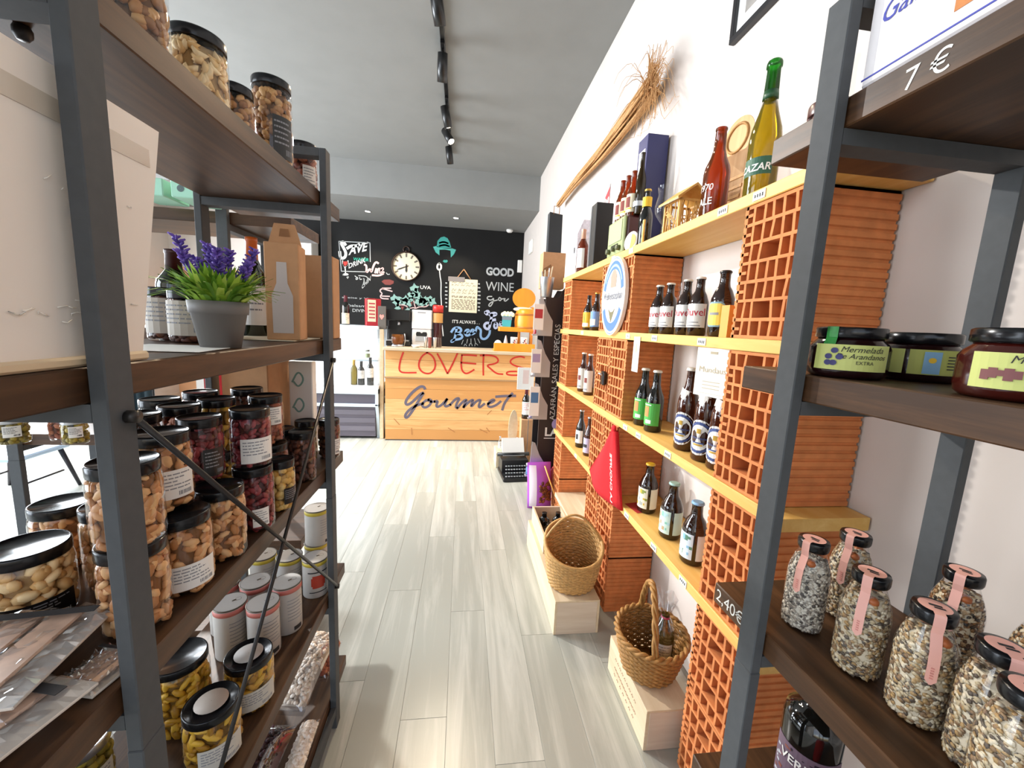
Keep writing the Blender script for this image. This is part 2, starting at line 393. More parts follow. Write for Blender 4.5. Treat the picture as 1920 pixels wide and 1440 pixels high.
# ---------------------------------------------------------------- lamps
tr = thing('track_light_rail', 'black ceiling track running along the grey ceiling towards the counter', 'track rail', (-0.205, 3.75, ZC))
MB().cbox(-0.017, 0.017, -1.6, 1.5, -0.03, 0, 0.003).build('rail', BLACK, tr)
GLOW = mat('lamp_glow', '#fff1d6', 0.5, emit=14); GLOW2 = mat('lamp_glow_soft', '#fff6e6', 0.5, emit=9)
def track_lamp(y, tx, ty, ln, label):
    t = thing('track_spotlight', label, 'spotlight', (-0.205, y, ZC - 0.03), group='spotlights on the ceiling track')
    MB().cbox(-0.016, 0.016, -0.06, 0.06, -0.025, 0, 0.003).build('adapter', BLACK, t)
    MB().tube([(0, 0, -0.02), (0, 0, -0.10)], 0.007, 8).build('stem', BLACK, t)
    h = MB(); h.lathe([(0.02, 0.09), (0.036, 0.085), (0.038, 0), (0.036, -0.09), (0.032, -0.09), (0.03, -0.07)], 20, cap0=False, cap1=False)
    o = h.build('lamp_head', BLACK, t, loc=(0, 0, -0.15), rot=(tx, ty, 0))
    MB().lathe([(0.0005, -0.078), (0.033, -0.082)], 20, cap0=False, cap1=False).build('lens', GLOW, o)
track_lamp(2.72, 0.5, -0.2, 0, 'white-lit black track spotlight at the top edge, nearest on the ceiling rail')
track_lamp(3.30, 0.55, 0.05, 0, 'dazzling black track spotlight turned towards the viewer, second along the rail')
track_lamp(4.02, 0.25, -0.25, 0, 'black track spotlight in the middle of the rail, lens a thin bright crescent')
track_lamp(4.40, -0.5, -0.5, 0, 'black track spotlight turned sideways with no lens showing, fourth along the rail')
track_lamp(4.86, 0.3, -0.15, 0, 'black track spotlight at the far end of the ceiling rail')
for x, y, lb in ((-1.465, 6.5, 'round recessed ceiling downlight over the wall clock side'), (-0.152, 6.47, 'round recessed ceiling downlight above the chalk-drawn hat')):
    t = thing('recessed_downlight', lb, 'downlight', (x, y, 3.05))
    MB().lathe([(0.05, -0.006), (0.055, -0.001), (0.04, -0.006), (0.038, 0.0)], 20, cap0=False, cap1=False).build('ring', STEEL, t)
    MB().lathe([(0.0005, -0.003), (0.038, -0.003)], 20, cap0=False, cap1=False).build('lens', GLOW2, t)
t = thing('smoke_detector', 'round white smoke detector on the grey soffit near the blackboard corner', 'detector', (0.735, 6.95, 3.05))
MB().lathe([(0.055, 0), (0.055, -0.025), (0.035, -0.045), (0.0005, -0.048)], 20, cap1=False).build('body', WHITE, t)
t = thing('wall_sensor', 'small white box sensor on the side wall above the chalk lettering corner', 'sensor', (XW, 6.22, 2.56))
MB().cbox(-0.03, 0, -0.13, 0.13, 0, 0.19, 0.006).build('case', WHITE, t)
t = thing('wall_thermostat', 'white thermostat at the blackboard edge beside the word GOOD', 'thermostat', (0.945, 7.1, 2.38))
MB().cbox(-0.03, 0.05, -0.03, 0, 0, 0.21, 0.006).build('case', WHITE, t)
# ================================================================ metal racks with dark boards
LEGM = {}
def rack(name, label, loc, rz, dx, zs, y0, y1, b0, b1, top=1.93, brace=None, skip=()):
    """local: front (aisle) face at x=0, rear at x=-dx; legs at y0 and y1; boards b0..b1"""
    t = thing(name, label, 'shelf rack', loc, rz)
    for yy in (y0, y1):
        for xx in (-0.02, -dx):
            m = MB().cbox(xx, xx + 0.02, yy, yy + 0.04, 0, 0.868, 0.0015).cbox(xx + .0006, xx + 0.0194, yy + .0006, yy + 0.0394, 0.868, top, 0.0015)
            m.build('leg', METAL, t)
        for z in list(zs) + [top + 0.0]:
            zt = z if z == top else z - 0.043
            MB().box(-dx + 0.02, -0.02, yy + 0.002, yy + 0.038, zt - 0.022, zt).build('crossbar', METAL, t)
    for xx in (-0.02, -dx):
        MB().box(xx + 0.002, xx + 0.018, y0 + 0.04, y1, 0.055, 0.085).build('rail', METAL, t)
    for z in zs:
        MB().cbox(-dx + 0.022, -0.022, b0, b1, z - 0.042, z, 0.002).build('shelf_board', WALNUT, t)
    if brace:
        for (ya, za), (yb, zb) in brace:
            MB().tube([(0.007, ya, za), (0.007, yb, zb)], 0.0042, 8).build('brace_rod', ROD, t)
            for yy, zz in ((ya, za), (yb, zb)): MB().tube([(0, yy, zz), (0.012, yy, zz)], 0.008, 10).build('bolt', ROD, t)
    return t
ZL = (1.815, 1.380, 0.965, 0.515, 0.115)
LX = -0.405
lr = rack('left_rack', 'grey steel rack with dark boards close on the left, jars and cans on it', (LX, 0, 0), 0, 0.36, ZL, 0.505, 1.285, 0.30, 1.485,
     brace=(((0.53, 1.318), (1.30, 0.545)), ((1.30, 1.318), (0.53, 0.545))))
MB().lathe([(.007, 0), (.009, -.004), (.009, -.010), (.005, -.016), (.0005, -.016)], 12, cap1=False).build('bolt', ROD, lr, loc=(-0.121, 0.593, 1.773))
ZR = (1.797, 1.396, 0.943, 0.525, 0.115)
RX = 0.515
rr = rack('right_rack', 'grey steel rack with dark boards close on the right, muesli bottles and jam on it', (RX, 0, 0), PI, 0.36, ZR, -0.595, 0.19, -0.70, 0.40)
# chalk prices written on the board edges (aisle side, x just proud of the board edge)
m = MB(); m.text('2,40€', 0.034, lambda a, b: (-0.0215, -0.652 + a, 0.912 + b), 0); m.build('price_lettering', CHALKW, rr)
m = MB(); m.text('7 €', 0.036, lambda a, b: (-0.0215, -0.458 + a, 1.762 + b), 0); m.build('price_lettering', CHALKW, rr)
rack('window_rack', 'grey steel rack standing crosswise behind the left rack, olive jars and mint cartons on it', (-0.70, 1.63, 0), -PI / 2, 0.34, ZL, -0.98 + 0.02, -0.20, -1.10, 0.05)

# ================================================================ hollow clay blocks and pine boards
XF = 0.77
def clay_block_mesh(w, h, d, seed, side):
    """block 0..w along y, 0..h along z, d deep in x from 0; honeycomb of through holes seen from the aisle"""
    r = random.Random(seed); m = MB(); t = 0.0085
    rows = max(3, round(h / 0.051)); n = 6
    m.box(0, d, 0, w, 0, t).box(0, d, 0, w, h - t, h)
    for j in range(rows):
        z0, z1 = h * j / rows, h * (j + 1) / rows
        if j: m.box(0, d, 0.003, w - 0.003, z0 - t / 2 + r.uniform(-.001, .001), z0 + t / 2)
        wide = (j % 3 == 1); cuts = [w * k / n for k in range(1, n)]
        if wide: cuts.pop(2)
        if j % 2: cuts.append(w * 0.085)
        for c in cuts:
            a = c + r.uniform(-0.0025, 0.0025); b = c + r.uniform(-0.0055, 0.0055)
            m.prism([(a - t / 2, z0), (a + t / 2, z0), (b + t / 2, z1), (b - t / 2, z1)], 0, 0.0005, d)
        if r.random() < 0.7: m.box(0, d, w - w / n * 0.8, w, (z0 + z1) / 2 - t / 2, (z0 + z1) / 2 + t / 2)
    # ribbed flanks
    k = max(5, int(h / 0.021))
    for s in (0, 1):
        y = 0 if s == 0 else w; q = -1 if s == 0 else 1
        zz = []
        for i in range(k):
            z0 = h * i / k; z1 = h * (i + 1) / k; e = (z1 - z0) * 0.25
            zz += [(y + q * 0.0045, z0 + e * 0.3), (y + q * 0.0045, z1 - e * 1.5), (y, z1 - e * 1.2), (y, z1 - e * 0.2)]
        m.prism(([(y - q * t, 0)] + [(y, 0)] + zz + [(y, h)] + [(y - q * t, h)])[::1], 0, 0, d)
    return m.mesh('brick', BRICK)
def stack(label, y0, w, spans, nwide=1):
    t = thing('clay_block_stack', label, 'brick stack', (XF, y0, 0)); i = 0
    for z0, z1 in spans:
        for q in range(nwide):
            ww = w / nwide; me = cached(('blk', round(ww, 3), round(z1 - z0, 3), i % 3), lambda: clay_block_mesh(ww, z1 - z0, XW - XF - 0.006, i % 3 + 3, 0))
            put('brick', me, t, loc=(0, ww * q, z0)); i += 1
    return t
SZ = (1.838, 1.446, 1.026, 0.640); BT = 0.034
SPANS = [(0, 0.302), (0.304, SZ[3] - BT - .001)] + [(SZ[i + 1] + .001, SZ[i] - BT - .001) for i in (2, 1, 0)]
stack('stack of hollow orange clay blocks nearest the viewer, behind the right rack leg', 0.865, 0.205, SPANS)
stack('double-width stack of hollow clay blocks in the middle, red cap hanging on it', 1.80, 0.41, SPANS, 2)
stack('far narrow stack of hollow clay blocks beside the black spice stand', 2.855, 0.200, SPANS)
def pine_shelf(z, label, y0=0.80, y1=3.10):
    t = thing('pine_shelf', label, 'shelf', (XF, y0, z - BT))
    MB().cbox(-0.006, XW - XF - 0.004, 0, y1 - y0, 0, BT, 0.002).build('board', PINE, t); return t
TAGM = None
def price_tag(sh, y, seed=0):
    z = BT / 2; m = MB(); m.box(-0.0085, -0.0062, y - 0.022, y + 0.022, z - 0.011, z + 0.011, 0)
    r = random.Random(seed)
    for k in range(4):
        a = y + 0.017 - k * 0.009; m.box(-0.0088, -0.0085, a - 0.006, a - 0.001, z - 0.006 + r.uniform(0, .002), z + 0.004, 1)
    m.build('price_tag', [WHITE, DPRINT], sh)
sh1 = pine_shelf(SZ[0], 'topmost pine board on the clay blocks, bottles and a wooden lantern on it')
sh2 = pine_shelf(SZ[1], 'second pine board, four red-lettered beer bottles standing on it')
sh3 = pine_shelf(SZ[2], 'third pine board, green-labelled and tall wheat beers standing on it')
sh4 = pine_shelf(SZ[3], 'lowest long pine board, three squat dark bottles standing on it')
for sh, ys in ((sh1, (1.02, 1.17, 1.83, 2.05)), (sh2, (1.20, 1.52, 1.78, 2.50)), (sh3, (1.33, 1.58, 1.72)), (sh4, (1.15, 1.36, 1.62, 2.45))):
    for i, y in enumerate(ys): price_tag(sh, y - 0.80, i)
pl = thing('pine_shelf', 'short low pine board just above the floor between the far block stacks', 'shelf', (XF, 2.22, 0.17))
MB().cbox(-0.03, 0.20, 0, 0.62, 0, 0.03, 0.002).build('board', CRATE, pl)
for yy in (0.0, 0.56): MB().cbox(0.0, 0.20, yy, yy + 0.06, -0.17, 0, 0.002).build('foot', BRICK, pl)

# ================================================================ jars, cans and packets
NUT = {'almond': ('#cf9560', '#b87d49', '#e2b27c'), 'marcona': ('#e6bf85', '#d9ab6c', '#efd09c'), 'cashew': ('#e8c88f', '#dcb577', '#f0d8a8'), 'walnut': ('#a97846', '#8a5c30', '#c29660'),
       'bean': ('#7a2226', '#57161b', '#94343a'), 'fruit': ('#9b5237', '#7e3c28', '#b56d4a'), 'date': ('#5a2f20', '#452015', '#734028'), 'yellow': ('#dcae58', '#c99a45', '#ecc777'),
       'dark_pulse': ('#43262b', '#523036', '#341c20'), 'olive': ('#8c7a1e', '#6e5f14', '#a5912e'), 'pepper': ('#c28f1c', '#a3740f', '#d6a935'), 'white_bean': ('#e6d6c6', '#d5c2ae', '#f1e6da'),
       'muesli': ('#b9a98a', '#d5cab2', '#8a6f52', '#a8895c', '#5a4f45'), 'muesli_dark': ('#a1815a', '#d8c9ad', '#5a3b25', '#8b6237', '#2f2722'), 'muesli_grey': ('#c2bbae', '#dcd7cb', '#7d766f', '#a39a8e', '#4f4945')}
SHAPE = {'almond': (.0125, .0068, .0050), 'marcona': (.012, .0085, .0075), 'cashew': (.0125, .0055, .0055), 'walnut': (.010, .008, .007), 'bean': (.010, .006, .0055), 'fruit': (.012, .008, .006),
         'date': (.013, .008, .007), 'yellow': (.010, .009, .008), 'olive': (.010, .009, .009), 'pepper': (.016, .007, .006), 'white_bean': (.010, .007, .006), 'dark_pulse': (.007, .005, .004), 'muesli': (.0042, .0032, .0013), 'muesli_dark': (.0042, .0032, .0013), 'muesli_grey': (.0034, .0028, .0012)}
GAP_SHADE = {k: '#%02x%02x%02x' % tuple(int(int(v[1][i:i + 2], 16) * (.98 if k[:6] == 'muesli' else .72)) for i in (1, 3, 5)) for k, v in NUT.items()}  # piece tone darkened, painting shade into the gaps between pieces
def nutmats(kind):
    return [mat('%s_tone_%d' % (kind, i), c, 0.55) for i, c in enumerate(NUT[kind])]
def fill_mesh(kind, prof, dens, seed=1):
    """pieces packed against the inside of a jar; prof: [(r, z)...]"""
    r = random.Random(seed); m = MB(); sz = SHAPE[kind]; k = len(NUT[kind])
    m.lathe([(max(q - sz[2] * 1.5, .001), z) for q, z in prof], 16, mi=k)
    area_ = sum(2 * PI * (a[0] + b[0]) / 2 * math.hypot(a[0] - b[0], a[1] - b[1]) for a, b in zip(prof, prof[1:]))
    n = int(area_ / (sz[0] * sz[1] * 2.2) * dens)
    segs = [(math.hypot(a[0] - b[0], a[1] - b[1]) * (a[0] + b[0]), a, b) for a, b in zip(prof, prof[1:])]; tot = sum(q[0] for q in segs)
    bend = {'cashew': 42}.get(kind, 0)
    def f(p): return Vector((p.x, p.y + bend * p.x * p.x, p.z)) if bend else p
    small = sz[0] < 0.007
    def piece(c, R): m.ell(c, [q * r.uniform(.8, 1.2) for q in sz], R, 5 if small else 7, 3 if small else 4, r.randrange(k), f if bend else None)
    for i in range(n):
        u = r.uniform(0, tot)
        for w, a, b in segs:
            if u <= w: break
            u -= w
        t = r.random(); q = a[0] + (b[0] - a[0]) * t; z = a[1] + (b[1] - a[1]) * t; th = r.uniform(0, 2 * PI)
        q -= sz[2] * r.uniform(.6, 1.3)
        R = Matrix.Rotation(th, 3, 'Z') @ Matrix.Rotation(PI / 2 + r.uniform(-.4, .4), 3, 'Y') @ Matrix.Rotation(r.uniform(0, PI), 3, 'Z')
        piece((q * math.cos(th), q * math.sin(th), z), R)
    q, z = prof[-1]; n2 = int(PI * q * q / (sz[0] * sz[1] * 2.4))
    for i in range(n2):
        a = r.uniform(0, 2 * PI); b = q * 0.9 * math.sqrt(r.random())
        piece((b * math.cos(a), b * math.sin(a), z + r.uniform(-.002, .003)), Matrix.Rotation(r.uniform(0, PI), 3, 'Z') @ Matrix.Rotation(r.uniform(-.5, .5), 3, 'X'))
    rm = max(p[0] for p in prof); out = []
    for x, y, zz in m.v:                                           # keep every piece inside the glass
        d = math.hypot(x, y); zz = max(.0015, zz); lim = rm * 1.03
        for (ra, za), (rb, zb) in zip(prof, prof[1:]):
            if za <= zz <= zb and zb > za: lim = (ra + (rb - ra) * (zz - za) / (zb - za)) * 1.035; break
        k = min(1, lim / d) if d > 1e-6 else 1; out.append((x * k, y * k, zz))
    m.v = out
    return m.mesh('contents', nutmats(kind) + [mat(kind + '_gap_shade', GAP_SHADE[kind], .8)])
def jar_label(r, z0, z1, half, paper, ink, rows=5, bar=True, seed=0):
    m = MB(); m.patch(r + .0008, z0, z1, -half, half, 0, 10)
    q = random.Random(seed); h = (z1 - z0)
    for i in range(rows):
        z = z1 - h * (0.16 + 0.62 * i / rows); a = -half * .86
        e = a + half * q.uniform(1.0, 1.7)
        while a < e: w_ = half * q.uniform(.08, .34); m.patch(r + .0012, z, z + h * .04, a, min(e, a + w_), 1, 2); a += w_ + half * .05
    if bar:
        for i in range(9): m.patch(r + .0012, z0 + h * .1, z0 + h * .24, half * (.15 + i * .075), half * (.15 + i * .075) + half * q.uniform(.02, .05), 1, 1)
    return m.mesh('label', [paper, ink])
def jar(label, loc, kind, r=.043, h=.13, rz=0.0, group=None, stick=None, lid=LIDB, dens=1.0, top=None, cat='jar', name='nut_jar', fillto=.93):
    t = thing(name, label, cat, loc, rz, group)
    hl = .018; hb = h - hl
    def shell():
        m = MB(); m.lathe([(r * .90, 0), (r * .97, .004), (r, .012), (r, hb - .016), (r * .97, hb - .006), (r * .90, hb), (r * .88, hb + .008)], 28, cap1=False); return m.mesh('glass', GLASS)
    put('glass', cached(('jg', r, h), shell), t)
    pr = [(r * .88, .004), (r * .955, .012), (r * .955, hb * fillto - .012), (r * .90, hb * fillto)]
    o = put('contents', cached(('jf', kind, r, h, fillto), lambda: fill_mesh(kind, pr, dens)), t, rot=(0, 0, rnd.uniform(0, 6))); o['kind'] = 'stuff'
    def lidm():
        m = MB(); m.lathe([(r * .95, hb - .001), (r * .965, hb + .001), (r * .965, h - .003), (r * .94, h), (r * .90, h - .0006), (r * .88, h - .0022), (.0005, h - .0022)], 32, cap1=False); return m.mesh('lid', lid)
    put('lid', cached(('jl', r, h, lid.name), lidm), t)
    if stick:
        paper, ink, z0, z1, half = stick
        put('label', cached(('jb', r, h, paper.name, z0, z1, half), lambda: jar_label(r, z0 * h, z1 * h, half, paper, ink, seed=len(CACHE))), t, label='white printed label' if paper is WHITE else 'black label')
    if top:
        MB().lathe([(.0005, h + .0006), (r * .58, h + .0006), (r * .58, h)], 24, cap0=False, cap1=False).build('lid_sticker', top, t, label='pale round sticker on the lid')
    return t
LW = (WHITE, LGREY, .10, .42, .75); LK = (BLACK, LGREY, .06, .40, .9); LM = (WHITE, LGREY, .38, .64, .75)
# ---- top shelf of the left rack (z 1.815)
z = 1.815; z += .0007
jar('tall walnut jar at the top picture edge, nearest on the left top shelf', (-.508, .735, z), 'walnut', .047, .150, .3, 'nut jars on the top shelf')
jar('squat jar packed with whole cashews on the top shelf of the left rack', (-.502, .885, z), 'cashew', .047, .132, .2, 'nut jars on the top shelf')
jar('shorter jar of dark walnuts behind the tall one on the top shelf', (-.515, 1.03, z), 'walnut', .038, .122, 0, 'nut jars on the top shelf')
jar('tallest jar of walnuts with a black side label on the top shelf', (-.478, 1.125, z), 'walnut', .044, .190, .95, 'nut jars on the top shelf', (BLACK, LGREY, .05, .55, .55))
jar('jar of dried fruit half hidden by the far leg top of the left rack', (-.50, 1.375, z), 'fruit', .040, .150, .8, 'nut jars on the top shelf', (WHITE, LGREY, .12, .55, .5))
# ---- second shelf (z 1.38)
z = 1.380; z += .0007
t = thing('wrapped_white_box', 'large white flat box wrapped in clear film and tape behind the left rack leg', 'box', (-.436, .30, z))
MB().prism([(-.02, .012), (.306, .012), (.368, .318), (-.08, .318)], 0, -.11, 0).build('carton', mat('white_carton', '#e9e2da', 0.45), t)
MB().cbox(-.115, 0.006, -.02, .31, 0, .012, .003).build('base_board', CRATE, t)
m = MB(); q = random.Random(5)
for i in range(46):
    y0 = q.uniform(.02, .30); z0 = q.choice((q.uniform(.05, .075), q.uniform(.05, .075), q.uniform(.16, .20)))
    m.tube([(.0012, y0, z0), (.0022, y0 + q.uniform(-.006, .006), z0 + q.uniform(-.002, .004)), (.0012, y0 + q.uniform(-.012, .012), z0 + q.uniform(-.004, .009))], .0006, 5)
m.build('film_wrinkle_glints', mat('film_glint', '#f3efe8', .15), t, kind='stuff')  # white threads paint the highlights on the crumpled film
MB().box(.0004, .0008, 0.01, .345, .262, .285).build('tape', mat('beige_tape', '#cfc5b6', .12), t)
t = thing('potted_lavender', 'artificial lavender with grassy leaves in a grey plastic pot on the second shelf', 'plant', (-.478, .862, z))
MB().lathe([(.034, 0), (.046, .066), (.049, .066), (.051, .090), (.047, .090), (.045, .082), (.0005, .082)], 28, cap1=False).build('pot', GREYPOT, t)
q = random.Random(11); m = MB()
LEAF = [mat('leaf_green', '#86b034', .5), mat('leaf_dark_green', '#5b8a26', .5), mat('leaf_light_green', '#b4d05a', .5)]
for i in range(460):
    a = q.uniform(0, 2 * PI); r0 = .04 * math.sqrt(q.random()); lean = q.uniform(.15, 1.35) * (0.35 + r0 / .04 * .75); ln = q.uniform(.045, .088); w = q.uniform(.0050, .0090)
    dx, dy = math.cos(a), math.sin(a); px, py = -dy, dx; vs = []
    for k in range(5):
        s = k / 4; out = r0 + ln * math.sin(lean * (.4 + .6 * s)) * s; zz = .08 + ln * math.cos(lean * (.3 + .7 * s)) * s; ww = w * (1 - s) ** .6 * (0.7 + s * .8)
        vs += [(dx * out + px * ww, dy * out + py * ww, zz), (dx * out - px * ww, dy * out - py * ww, zz + .0008)]
    m.add(vs, [(2 * k, 2 * k + 1, 2 * k + 3, 2 * k + 2) for k in range(4)], q.randrange(3), True)
m.build('foliage', LEAF, t, kind='stuff')
PURP = [mat('lavender_purple', '#6a4fae', .7), mat('lavender_violet', '#4f3a93', .7)]
for i, (sx, sy, tx, ty, hh) in enumerate(((-.012, 0, -.045, -.02, .205), (0, .01, -.012, .0, .19), (.01, -.005, .012, -.03, .185), (.012, .01, .05, .01, .195), (-.01, .012, -.05, .03, .175), (.014, 0, .058, -.02, .165), (0, -.012, -.03, -.04, .172), (.004, .004, -.03, .015, .20), (-.004, 0, .02, .02, .19))):
    m = MB(); m.tube([(sx, sy, .08), (sx + tx * .3, sy + ty * .3, .13), (sx + tx, sy + ty, hh)], .0013, 5, 1)
    for k in range(34):
        s = .45 + .55 * k / 33; c = Vector((sx + tx * s, sy + ty * s, .08 + (hh - .08) * s)); a = k * 2.4; o = .008 * (1.2 - .6 * s)
        m.ell(c + Vector((math.cos(a) * o, math.sin(a) * o, .002)), (.0080, .0028, .0028), Matrix.Rotation(a, 3, 'Z') @ Matrix.Rotation(-.5, 3, 'Y'), 5, 3, q.randrange(2))
    m.build('flower_spike', PURP, t)
def bottle_mesh(key, prof, n=24):
    return cached(('bm',) + key, lambda: MB().lathe(prof, n, cap1=True))
def lathe_part(name, key, prof, m_, parent, n=24, **kw):
    return put(name, cached((name,) + key + (m_.name,), lambda: MB().lathe(prof, n).mesh(name, m_)), parent, **kw)
WINE = lambda h, r: [(r * .9, 0), (r, .004), (r, h * .60), (r * .93, h * .66), (r * .60, h * .74), (r * .40, h * .80), (r * .37, h * .96), (r * .42, h * .965), (r * .42, h)]
BROWNB = mat('brown_bottle_glass', '#200e06', .06, spec=.8); BLACKB = mat('black_bottle_glass', '#0b0c0b', .06, spec=.8)
GREENB = mat('dark_green_bottle_glass', '#141c0c', .06, spec=.8)
def wine(label, loc, r, h, gm, cap, rz, lab=None, group=None, name='wine_bottle', capz=.78, cat='bottle', tilt=None):
    t = thing(name, label, cat, loc, rz, group, tilt)
    lathe_part('glass', ('wine', r, h), WINE(h, r), gm, t)
    if cap: lathe_part('capsule', ('winec', r, h, capz), [(r * .46, h * capz), (r * .42, h * .955), (r * .46, h * .962), (r * .46, h * 1.003)], cap, t)
    if lab:
        paper, ink, z0, z1, half = lab
        put('label', cached(('wl', r, h) + (paper.name, z0, z1, half), lambda: jar_label(r, z0 * h, z1 * h, half, paper, ink, 4, False, seed=len(CACHE))), t, label='paper label')
    return t
wine('wine bottle with an orange capsule and white label behind the potted lavender', (-.640, 1.335, z), .036, .295, GREENB, mat('orange_capsule', '#c8611f', .35), .6, (WHITE, LGREY, .12, .52, 1.0))
LD = (mat('newsprint_label', '#bdb6ac', .7), LGREY, .14, .80, 1.6)
jar('dark squat jar with a newsprint label on the second shelf beside the white box', (-.676, 1.022, z), 'date', .040, .118, .5, 'dark jars with newsprint labels', LD, name='dark_jar')
jar('dark squat jar with a newsprint label tucked behind the grey plant pot', (-.600, .975, z), 'date', .040, .112, .4, 'dark jars with newsprint labels', LD, name='dark_jar')
wine('green bottle with black and red capsule rising behind the newsprint-labelled jars', (-.715, 1.112, z), .038, .215, GREENB, mat('black_red_capsule', '#3a1614', .35), .4, (WHITE, LGREY, .12, .5, 1.0))
wine('green bottle whose black top just shows behind the lavender leaves', (-.688, 1.192, z), .036, .20, GREENB, BLACK, .4, (WHITE, LGREY, .12, .5, 1.0))
t = thing('paper_sheet', 'white paper sheet lying flat under the pot on the second shelf', 'paper', (-.53, .78, z + .0006), .1); MB().box(-.07, .085, -.06, .09, 0, .0008).build('sheet', WHITE, t)
t = thing('card_sheet', 'pale card lying flat under the kraft wine box on the second shelf', 'paper', (-.56, 1.24, z + .0006), 0); MB().box(-.09, .11, -.10, .10, 0, .002).build('sheet', CREAMP, t)
def kraft_box(label, loc, w, d, h, rz=0, window_=True, handle=True, name='kraft_wine_box'):
    t = thing(name, label, 'box', loc, rz)
    MB().cbox(-w / 2, w / 2, -d / 2, d / 2, 0, h, .002).build('carton', KRAFT, t)
    if window_:
        s = w / .1
        pl = [(-.030, .02), (.030, .02), (.031, .13), (.016, .165), (.0145, .225), (-.0145, .225), (-.016, .165), (-.031, .13)]
        MB().prism([(a * s, b * h / .28) for a, b in pl], 1, -d / 2 - .0012, -d / 2 + .001).build('bottle_window', mat('frosted_window', '#bdb3ad', .35), t, label='bottle-shaped frosted window')
    if handle:
        m = MB(); m.prism([(-w / 2, h), (w / 2, h), (w * .3, h + .055), (-w * .3, h + .055)], 1, -.004, .004); m.build('handle_flap', KRAFT, t)
        MB().prism([(-w * .16, h + .022), (w * .16, h + .022), (w * .12, h + .042), (-w * .12, h + .042)], 1, -.0055, .0055).build('hand_hole', KRAFTD, t)
    return t
kraft_box('kraft wine carton with a bottle-shaped window on the second shelf of the left rack', (-.487, 1.195, z + .003), .082, .085, .255, .15)
kraft_box('plain kraft carton seen past the far leg of the left rack', (-.475, 1.43, z), .10, .07, .265, .0, False, False, 'kraft_carton')
kraft_box('kraft carton with a red side print standing between the two others', (-.560, 1.40, z), .045, .06, .22, .0, False, False, 'kraft_carton')
# ---- third shelf (z 0.965): jars in two layers
z = .965; z += .0007; G3 = 'preserve jars on the third shelf'
jar('squat almond jar with black label nearest the picture edge on the third shelf', (-.655, .652, z), 'marcona', .050, .118, .9, G3, (BLACK, LGREY, .05, .36, .85))
jar('jar of almonds left of the near leg, its silver rim glinting', (-.600, .735, z), 'almond', .043, .146, .6, G3)
jar('jar with a bright lid behind the black-labelled almond jar', (-.735, .80, z), 'almond', .046, .120, .6, G3)
jar('jar with a bright lid wedged behind the near leg on the third shelf', (-.70, .925, z), 'almond', .044, .118, .6, G3)
jar('big jar of almonds with white label right beside the near leg, lower layer', (-.480, .715, z), 'almond', .046, .140, .95, G3, LW)
jar('unlabelled jar of almonds next to the white-labelled one, lower layer', (-.468, .812, z), 'almond', .042, .146, .8, G3)
jar('jar of almond halves with white label stacked on the big almond jar', (-.515, .735, z + .1405), 'almond', .044, .136, .95, G3, (WHITE, LGREY, .18, .55, .75))
jar('jar of almonds half behind the near leg in the upper layer', (-.486, .622, z + .1405), 'almond', .043, .125, .9, G3)
jar('jar of almonds half behind the near leg in the lower layer', (-.486, .622, z), 'almond', .043, .140, .9, G3)
jar('dark red bean jar in the lower layer beside the unlabelled almonds', (-.545, .865, z), 'bean', .038, .148, .9, G3)
jar('dark red bean jar with black side label stacked in the second column', (-.520, .850, z + .1485), 'bean', .039, .128, 1.1, G3, (BLACK, LGREY, .08, .52, .5))
jar('dark red bean jar with small white label at the shelf edge, lower layer', (-.462, .925, z), 'bean', .041, .148, .75, G3, (WHITE, LGREY, .10, .38, .4))
jar('dark red bean jar with wide white label on top at the shelf edge', (-.464, .928, z + .1485), 'bean', .040, .130, .8, G3, (WHITE, LGREY, .10, .52, .85))
jar('jar of yellow lupins with black label at the shelf edge', (-.446, 1.022, z), 'yellow', .033, .128, 1.1, G3, (BLACK, LGREY, .14, .46, .5))
jar('jar of brown fruit in the lower layer behind the yellow one', (-.500, 1.100, z), 'fruit', .040, .146, .8, G3)
jar('jar of brown fruit with grey label on top, last of the upper layer', (-.512, 1.105, z + .1465), 'fruit', .041, .128, .8, G3, (WHITE, LGREY, .42, .78, .6))
jar('dark fruit jar standing before the far leg on the third shelf', (-.462, 1.205, z), 'date', .037, .150, .8, G3)
jar('second dark fruit jar behind the one at the far leg', (-.533, 1.243, z), 'date', .036, .148, .8, G3)
BK = [(-.637, .855), (-.617, .945), (-.70, 1.01), (-.588, 1.03), (-.675, 1.115), (-.597, 1.185)]
for i, (x, y) in enumerate(BK):
    g = ('date', 'fruit', 'date', 'pepper', 'fruit', 'date')[i]
    jar(('dark jar in the lower back row behind the bean jars', 'brown fruit jar in the lower back row behind the bean jars', 'dark jar against the rear edge in the lower back row', 'amber pepper jar in the lower back row', 'brown fruit jar against the rear edge in the lower back row', 'dark jar at the far end of the lower back row')[i],
        (x, y, z), g, .040, .148, .8, 'back row of preserve jars')
    jar(('black-lidded jar topping the nearest pile of the back row', 'black-lidded jar topping the second pile of the back row', 'black-lidded jar topping the rearmost pile of the back row', 'amber-filled jar topping the middle pile of the back row', 'black-lidded jar topping the pile before the rear leg', 'brown-filled jar topping the far pile of the back row')[i],
        (x, y, z + .1485), g, .040, .130, .8, 'back row of preserve jars')
jar('small jar glimpsed right of the far leg on the board overhang', (-.455, 1.42, z), 'date', .036, .135, .8, G3, (WHITE, LGREY, .1, .5, .6))
jar('olive-coloured jar just behind the far leg on the board overhang', (-.515, 1.375, z), 'olive', .034, .140, .8, G3)
t = thing('shipping_carton', 'tall tan cardboard carton at the back end of the third shelf', 'box', (-.645, 1.385, z)); MB().cbox(-.085, .050, -.08, .08, 0, .343, .003).build('carton', KRAFT, t)
MB().box(.02, .045, -.0815, -.079, .10, .145).build('red_print', mat('red_brown_print', '#8e3c22', .7), t)
